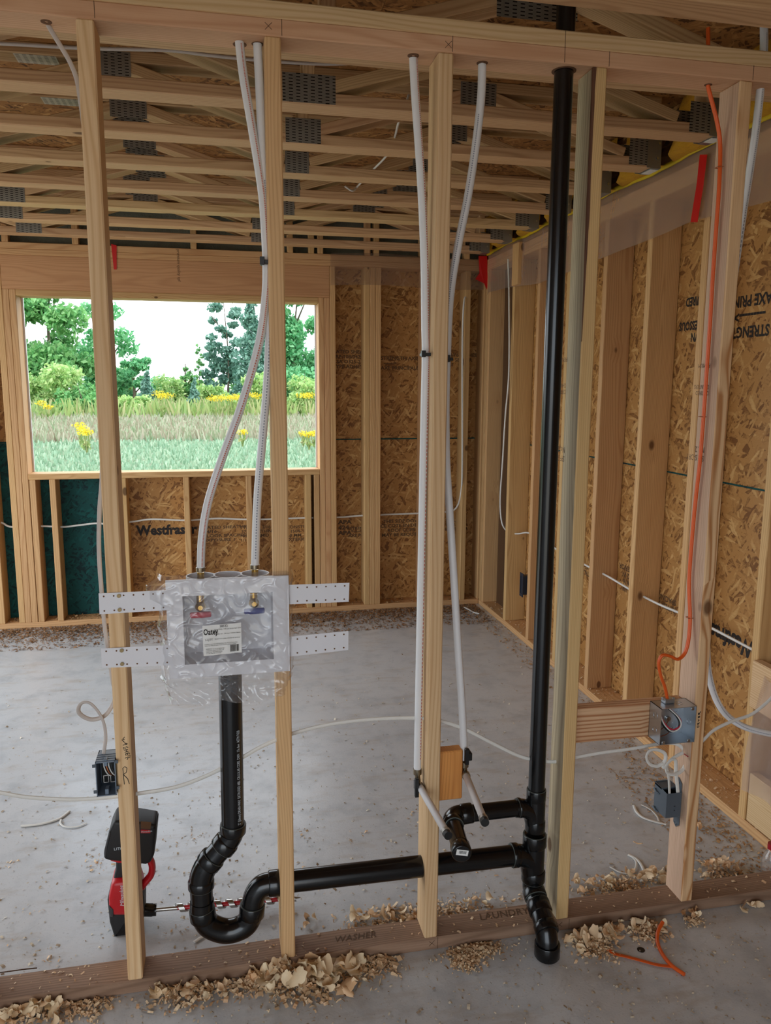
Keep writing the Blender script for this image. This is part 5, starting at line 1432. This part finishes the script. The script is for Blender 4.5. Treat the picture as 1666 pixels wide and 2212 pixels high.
# grade stamps on the studs
xs4, xs5 = STUDX[3] - 0.0196, STUDX[4] - 0.0196
for xs_, st_o, items in ((xs4, studs[3], ((1233, 772), (1229, 842), (1226, 985))), (xs5, studs[4], ((1541, 785), (1538, 845), (1527, 985)))):
    for (u, v), s in zip(items, ('PREMIUM', 'CERTIFIED\nCHANTIERS', 'SPF S-DRY\nNo. 2')):
        lettering(s, 0.017 if 'No' not in s else 0.024, M['ink_soft'], st_o, px(u - 6, v, x=xs_), VY, -VZ, width=0.8)
c = px(915, 985, x=STUDX[2] - 0.0196)
lettering('SPF No. 2', 0.022, M['ink_soft'], studs[2], c, VZ, VY, width=0.8)
lettering('PREMIUM', 0.016, M['ink_soft'], studs[2], px(917, 840, x=STUDX[2] - 0.0196), VZ, VY, width=0.8)
lettering('premium quality spf', 0.028, M['ink_soft'], wall_far, px(382, 538, y=Y_FAR - 0.0008), -VZ, VX, width=0.9)
# marker on the studs and the plate
def hw(lines, ox, oy, sc, y, parent, r=0.0009, z=None):
    out = []
    for l in lines:
        out.append([px(ox + a / sc, oy + c / sc, y=y) if z is None else px(ox + a / sc, oy + c / sc, z=z) for a, c in l])
    strokes(out, r, M['ink'], parent)
WASH = [[(795, 615), (768, 640), (792, 648), (755, 655), (790, 690)], [(770, 732), (838, 712), (790, 700)], [(812, 700), (818, 728)],
        [(845, 765), (815, 752), (812, 778), (775, 765), (778, 790)], [(785, 805), (842, 792)], [(795, 835), (848, 820)], [(815, 798), (822, 828)],
        [(808, 855), (858, 842)], [(808, 855), (815, 882)], [(832, 850), (838, 872)], [(858, 842), (864, 862)], [(835, 890), (875, 880), (868, 912), (848, 905)], [(848, 905), (830, 942)], [(838, 905), (800, 920)],
        [(790, 1295), (778, 1160), (768, 1065), (798, 1040), (828, 1060), (822, 1120), (772, 1160)], [(788, 1165), (838, 1215), (862, 1288)]]
hw(WASH, 150, 1500, 6.664, -0.0008, studs[0])
DRY = [[(1078, 1630), (1110, 1618), (1112, 1600), (1080, 1598), (1078, 1630)], [(1082, 1575), (1115, 1560)], [(1082, 1575), (1084, 1550), (1098, 1552), (1098, 1566), (1118, 1535)], [(1090, 1520), (1102, 1500), (1092, 1478)], [(1102, 1500), (1122, 1492)],
       [(1092, 1450), (1122, 1440)], [(1092, 1450), (1096, 1420)], [(1108, 1444), (1110, 1420)], [(1122, 1440), (1124, 1412)], [(1094, 1395), (1128, 1382)], [(1094, 1395), (1096, 1362), (1110, 1364), (1110, 1386)], [(1110, 1380), (1145, 1335)]]
hw(DRY, 1380, 1380, 8.506, -0.0008, studs[4])
lettering('LAUNDRY', 0.040, M['ink_soft'], wall_front, px(1037, 1988, z=0.0386), VX, VY, name='handwriting', shear=0.2, width=0.85)
lettering('WASHER', 0.034, M['ink_soft'], wall_front, px(722, 2036, z=0.0386), VX, VY, name='handwriting', shear=0.3, width=0.9)
pl = MB()
for k, xr in enumerate((0.0, 0.4064, 0.8128, 1.2192, 1.10, 1.6256)):
    pl.box((xr + 0.0005, -0.0006, 2.393), (xr + 0.0018, 0.0004, 2.428 if k != 4 else 2.466))
for xr in (0.8128, 1.2192): pl.box((xr + 0.001, -0.0006, 0.002), (xr + 0.0022, 0.0004, 0.037))
q = pl.build('pencil_line', M['ink_soft'], wall_front); q['kind'] = 'stuff'
for u, v in ((580, 56), (969, 96), (933, 2038), (1209, 1998)):
    c = px(u, v, y=-0.0006)
    strokes([[c + Vector((-0.008, 0, 0.007)), c + Vector((0.008, 0, -0.007))], [c + Vector((-0.008, 0, -0.008)), c + Vector((0.008, 0, 0.008))]], 0.0006, M['ink_soft'], wall_front, 'pencil_mark')
# drilled holes the pipes pass through (torn dark rims)
for (x, r) in ((XS, 0.031),):
    MB().ring((x, YW, ZT - 0.0012), VZ, 0.0242, r, 0.0012, 24).build('drilled_hole', M['dark_hole'], wall_front)
for u, v, r in ((518, 96, 0.016), (556.5, 95, 0.014), (893, 120, 0.014), (1042, 136, 0.014), (1530, 183, 0.010), (100, 47, 0.012)):
    c = px(u, v, z=ZT)
    MB().ring((c.x, c.y, ZT - 0.001), VZ, 0.004, r, 0.001, 20).build('drilled_hole', M['dark_hole'], wall_front)

# ================================================================== outside the window
GZ = -0.35
vs, fs = [], []
NX, NY = 60, 60
for i in range(NX + 1):
    for j in range(NY + 1):
        x = -140 + 280 * i / NX; y = 3.75 + 196 * (j / NY) ** 2
        vs.append((x, y, GZ + 0.10 * mnoise.noise((x * 0.2, y * 0.2, 0)) * min(1, (y - 3.75) / 8)))
for i in range(NX):
    for j in range(NY): fs.append((i * (NY + 1) + j, (i + 1) * (NY + 1) + j, (i + 1) * (NY + 1) + j + 1, i * (NY + 1) + j + 1))
g = MB().add(vs, fs, True).build('ground', M['field']); g['kind'] = 'structure'
vs, fs = [], []
for i, (x, y) in enumerate(((-140, -140), (140, -140), (140, 3.75), (-140, 3.75))): vs.append((x, y, GZ))
g2 = MB().add([(-140, -140, GZ - .02), (140, -140, GZ - .02), (140, 3.8, GZ - .02), (-140, 3.8, GZ - .02)], [(0, 1, 2, 3)]).build('ground', M['bounce_ground']); g2['kind'] = 'structure'  # unseen ground, pale to bounce daylight up inside

def blades(name, label, n, ymin, ymax, h, w, mat, seed, cat='grass', dens=None):
    r = random.Random(seed); b = MB()
    for _ in range(n):
        y = ymin + (ymax - ymin) * r.random() ** 1.2
        half = 0.75 + y * 0.40
        x = -0.25 + half * r.uniform(-1.0, 0.75)
        if dens and not dens(x, y, r): continue
        hh = h * r.uniform(0.5, 1.4); a = r.uniform(0, 6.28); lx, ly = hh * 0.4 * math.cos(a), hh * 0.4 * math.sin(a)
        ww = w * r.uniform(0.6, 1.4)
        b.add([(x - ww, y, GZ - 0.02), (x + ww, y, GZ - 0.02), (x + lx + ww * 0.3, y + ly, GZ + hh), (x + lx - ww * 0.3, y + ly, GZ + hh)], [(0, 1, 2, 3)])
    o = b.build(name, M[mat]); return tag(o, label, cat, None, 'stuff')
blades('lawn_grass', 'short green grass in the near field outside the window', 16000, 15, 32, 0.10, 0.03, 'short_grass', 1)
blades('tall_grass', 'tall pale dry grass in the field beyond the lawn', 15000, 26, 54, 0.30, 0.04, 'dry_grass', 2)
blades('tall_weeds', 'green weeds along the edge of the brush', 5000, 44, 62, 0.85, 0.08, 'stalk', 3, 'weeds')

def foliage(blobs, n, size, seed, flat=0.0):
    """leaf sprays filling ellipsoids (cx,cy,cz,rx,ry,rz)"""
    r = random.Random(seed); b = MB()
    wsum = sum(q[3] * q[5] for q in blobs)
    for q in blobs:
        k = int(n * q[3] * q[5] / wsum)
        for _ in range(k):
            d = Vector((r.gauss(0, 1), r.gauss(0, 1), r.gauss(0, 1))).normalized() * (r.random() ** 0.45)
            p = Vector((q[0] + d.x * q[3], q[1] + d.y * q[4], q[2] + d.z * q[5]))
            s = size * r.uniform(0.5, 1.35)
            e = Euler((r.uniform(-1.2, 1.2), r.uniform(-1.2, 1.2), r.uniform(0, 6.28))).to_matrix()
            b.add([p + e @ Vector(c) * s for c in ((-1, 0, 0), (-0.2, -0.55, 0.1), (0.95, 0.05, 0), (0.1, 0.6, 0.12))], [(0, 1, 2, 3)])
    return b
def tree(name, label, u, vbase, dist, htop, wid, mat, n, size, seed, cat='tree', group=None, shape='round', trunk=0.16):
    """u, v of the foot in the photograph give the direction; dist the distance along y"""
    c = px(u, vbase, y=dist); c.z = GZ
    ppm = FPX / (dist + 1.95)
    Hh = (866 - htop) / ppm; W = wid / ppm / 2          # htop = pixel row of the tip, wid = pixel width
    t = thing(name, label, cat, tuple(c), group)
    r = random.Random(seed)
    blobs = []
    if shape == 'round':
        for i in range(22):
            f = r.random(); a = r.uniform(0, 6.28); rad = W * 0.72 * r.random() ** 0.5
            zz = Hh * (0.12 + 0.76 * f)
            s = W * r.uniform(0.28, 0.48) * (1.1 - 0.45 * f)
            blobs.append((c.x + rad * math.cos(a), c.y + rad * math.sin(a), zz + GZ, s, s, s * 0.7))
    elif shape == 'bush':
        for i in range(12):
            a = r.uniform(0, 6.28); rad = W * 0.75 * r.random() ** 0.5; s = W * r.uniform(0.28, 0.5)
            blobs.append((c.x + rad * math.cos(a), c.y + rad * math.sin(a), GZ + Hh * r.uniform(0.15, 0.78), s, s, min(s, Hh * 0.3)))
    elif shape == 'cone':
        for i in range(16):
            f = i / 15; s = max(0.10 * W, W * (1 - f) ** 0.8 * r.uniform(0.75, 1.0))
            blobs.append((c.x + 0.12 * W * r.uniform(-1, 1), c.y, GZ + Hh * (0.04 + 0.95 * f), s, s, Hh * 0.075))
    elif shape == 'airy':
        for i in range(26):
            f = i / 25; s = W * r.uniform(0.20, 0.44) * (1.15 - 0.6 * f)
            blobs.append((c.x + W * r.uniform(-0.75, 0.75) * (1 - 0.5 * f), c.y + W * r.uniform(-0.5, 0.5), GZ + Hh * (0.08 + 0.9 * f), s, s, s * 0.6))
    foliage(blobs, int(n * 1.7), size * 0.85, seed).build('crown', M[mat], t)
    b = MB().tube(spline([(c.x, c.y, GZ - 0.1), (c.x + 0.1 * W * r.uniform(-1, 1), c.y, GZ + Hh * 0.4), (c.x + 0.1 * W * r.uniform(-1, 1), c.y, GZ + Hh * 0.9)], 5), [trunk * (1 - 0.08 * i) for i in range(11)], 8)
    b.build('trunk', M['bark'], t)
    if shape in ('round', 'airy'):
        for k in range(3):
            z0 = GZ + Hh * (0.3 + 0.16 * k); a = r.uniform(0, 6.28)
            MB().tube([(c.x, c.y, z0), (c.x + W * 0.5 * math.cos(a), c.y + W * 0.5 * math.sin(a), z0 + Hh * 0.16)], [trunk * 0.5, trunk * 0.2], 6).build('branch', M['bark'], t)
    return t
GRP = 'trees and shrubs at the field edge'
tree('broadleaf_tree', 'large broadleaf tree filling the left side of the window', 125, 870, 56, 470, 240, 'leaf_a', 8500, 0.26, 11, 'tree', GRP)
tree('broadleaf_tree', 'tall broadleaf tree partly hidden by the leftmost stud', 235, 870, 60, 560, 130, 'leaf_d', 1900, 0.24, 12, 'tree', GRP)
tree('leafy_shrub', 'yellow-green shrub in front of the large left tree', 115, 876, 50, 752, 135, 'leaf_b', 2400, 0.18, 13, 'shrub', GRP, 'bush', 0.07)
tree('leafy_shrub', 'green shrub at the left jamb of the window', 175, 878, 48, 795, 110, 'leaf_a', 1500, 0.17, 14, 'shrub', GRP, 'bush', 0.06)
tree('small_tree', 'small round tree just right of the leftmost stud', 290, 872, 57, 748, 80, 'leaf_d', 1700, 0.19, 15, 'tree', GRP)
tree('spruce_tree', 'blue-green spruce right of the leftmost stud', 318, 874, 52, 782, 62, 'leaf_c', 1700, 0.15, 16, 'tree', GRP, 'cone', 0.06)
tree('leafy_shrub', 'light green shrub below the spruce right of the leftmost stud', 290, 880, 47, 822, 75, 'leaf_b', 1300, 0.14, 17, 'shrub', GRP, 'bush', 0.05)
tree('leafy_shrub', 'pale shrub below the open sky in the middle of the window', 370, 872, 58, 792, 90, 'leaf_b', 1400, 0.16, 18, 'shrub', GRP, 'bush', 0.05)
tree('small_tree', 'small tree rising into the open sky in the middle of the window', 404, 872, 60, 760, 46, 'leaf_a', 1000, 0.16, 19, 'tree', GRP)
tree('poplar_sapling', 'thin young tree standing highest in the open sky', 432, 872, 58, 728, 34, 'leaf_a', 480, 0.15, 20, 'tree', GRP, 'airy', 0.05)
tree('spruce_tree', 'small dark spruce below the middle of the open sky', 420, 876, 49, 792, 42, 'leaf_c', 1100, 0.13, 21, 'tree', GRP, 'cone', 0.05)
tree('leafy_shrub', 'yellow-green shrub left of the bent water tubes', 462, 876, 52, 800, 66, 'leaf_b', 1200, 0.15, 22, 'shrub', GRP, 'bush', 0.05)
tree('airy_tree', 'tall airy tree at the right edge of the open sky', 490, 870, 58, 610, 125, 'leaf_c', 3000, 0.20, 23, 'tree', GRP, 'airy', 0.10)
tree('spruce_tree', 'tall blue-green spruce behind the bent water tubes', 548, 872, 55, 630, 150, 'leaf_c', 5000, 0.19, 24, 'tree', GRP, 'cone', 0.10)
tree('broadleaf_tree', 'broad bright green tree filling the right side of the window', 645, 870, 57, 560, 200, 'leaf_d', 8500, 0.22, 25, 'tree', GRP)
tree('leafy_shrub', 'light shrub between the water tubes and the second stud', 560, 878, 48, 770, 100, 'leaf_b', 2300, 0.15, 26, 'shrub', GRP, 'bush', 0.05)
tree('leafy_shrub', 'pale green shrub right of the second stud, at the window jamb', 660, 878, 48, 765, 105, 'leaf_b', 2300, 0.15, 27, 'shrub', GRP, 'bush', 0.05)
tree('leafy_shrub', 'low pale shrub left of the water tubes, in front of the airy tree', 505, 878, 47, 815, 70, 'leaf_b', 1300, 0.14, 28, 'shrub', GRP, 'bush', 0.05)
tree('broadleaf_tree', 'dark broadleaf tree beyond the right jamb of the window', 745, 870, 60, 560, 150, 'leaf_a', 1500, 0.3, 29, 'tree', GRP)
tree('broadleaf_tree', 'dark broadleaf tree beyond the left jamb of the window', 20, 870, 58, 520, 150, 'leaf_a', 1500, 0.3, 30, 'tree', GRP)

HEDGE = [(75, 64, 775, 95, 'leaf_d'), (215, 66, 775, 100, 'leaf_a'), (262, 62, 770, 70, 'leaf_b'), (345, 66, 800, 80, 'leaf_d'), (385, 64, 806, 70, 'leaf_b'), (445, 66, 796, 80, 'leaf_b'), (520, 64, 770, 90, 'leaf_a'), (590, 62, 740, 100, 'leaf_b'), (620, 66, 780, 90, 'leaf_d'), (690, 63, 770, 90, 'leaf_b')]
WHERE = ['at the left jamb of the window', 'behind the leftmost stud', 'just right of the leftmost stud', 'under the left end of the open sky', 'under the middle of the open sky', 'under the right end of the open sky', 'left of the bent water tubes', 'behind the second stud', 'right of the second stud', 'at the right jamb of the window']
for i, (u, d, ht, wd, mt) in enumerate(HEDGE):
    tree('hedge_shrub', 'leafy shrub in the far row, ' + WHERE[i], u, 868, d, ht, wd, mt, 1500, 0.2, 60 + i, 'shrub', GRP, 'bush', 0.06)

GOLD = [(342, 862, 46), (352, 868, 44), (366, 866, 46), (460, 872, 44), (474, 873, 43), (486, 870, 45), (498, 872, 44), (508, 869, 46), (518, 871, 44), (545, 866, 46), (556, 868, 45), (652, 866, 46), (662, 868, 45), (672, 865, 46), (90, 884, 42), (104, 892, 40), (172, 932, 24), (180, 940, 22), (186, 946, 21), (524, 946, 23), (655, 950, 22), (668, 952, 21), (678, 950, 22)]
def near_of(u):
    return 'at the left' if u < 200 else ('below the open sky' if u < 400 else ('behind the water tubes' if u < 600 else 'by the right jamb'))
for i, (u, v, d) in enumerate(GOLD):
    c = px(u, v, y=d); ppm = FPX / (d + 1.95)
    c.z = GZ
    far_ = d > 30
    t = thing('goldenrod_plant', 'yellow goldenrod plant %s, %s' % (near_of(u), 'in the brush edge of the field' if far_ else 'standing in the near grass'), 'goldenrod', tuple(c), 'goldenrod plants %s %s' % (near_of(u), 'far' if far_ else 'near'))
    hgt = max(0.45, px(u, v - 16, y=d).z - GZ)
    r = random.Random(400 + i)
    b = MB()
    for k in range(7):
        a = r.uniform(0, 6.28); l = hgt * r.uniform(0.75, 1.0)
        e = Vector((c.x + 0.18 * hgt * math.cos(a), c.y + 0.18 * hgt * math.sin(a), GZ + l * 0.95))
        b.tube([c, c.lerp(e, 0.5) + Vector((0, 0, 0.05)), e], 0.012, 5)
        b.add([c.lerp(e, f) + Vector((r.uniform(-.1, .1), r.uniform(-.1, .1), r.uniform(-.03, .08))) for f in (0.3, 0.45, 0.6, 0.5)], [(0, 1, 2, 3)])
    b.build('stem', M['stalk'], t)
    foliage([(c.x, c.y, GZ + hgt * 0.92, 0.26 * hgt + 0.05, 0.2 * hgt, 0.11 * hgt + 0.04)], 110, 0.05 if far_ else 0.035, 500 + i).build('flower_head', M['gold'], t)['kind'] = 'stuff'
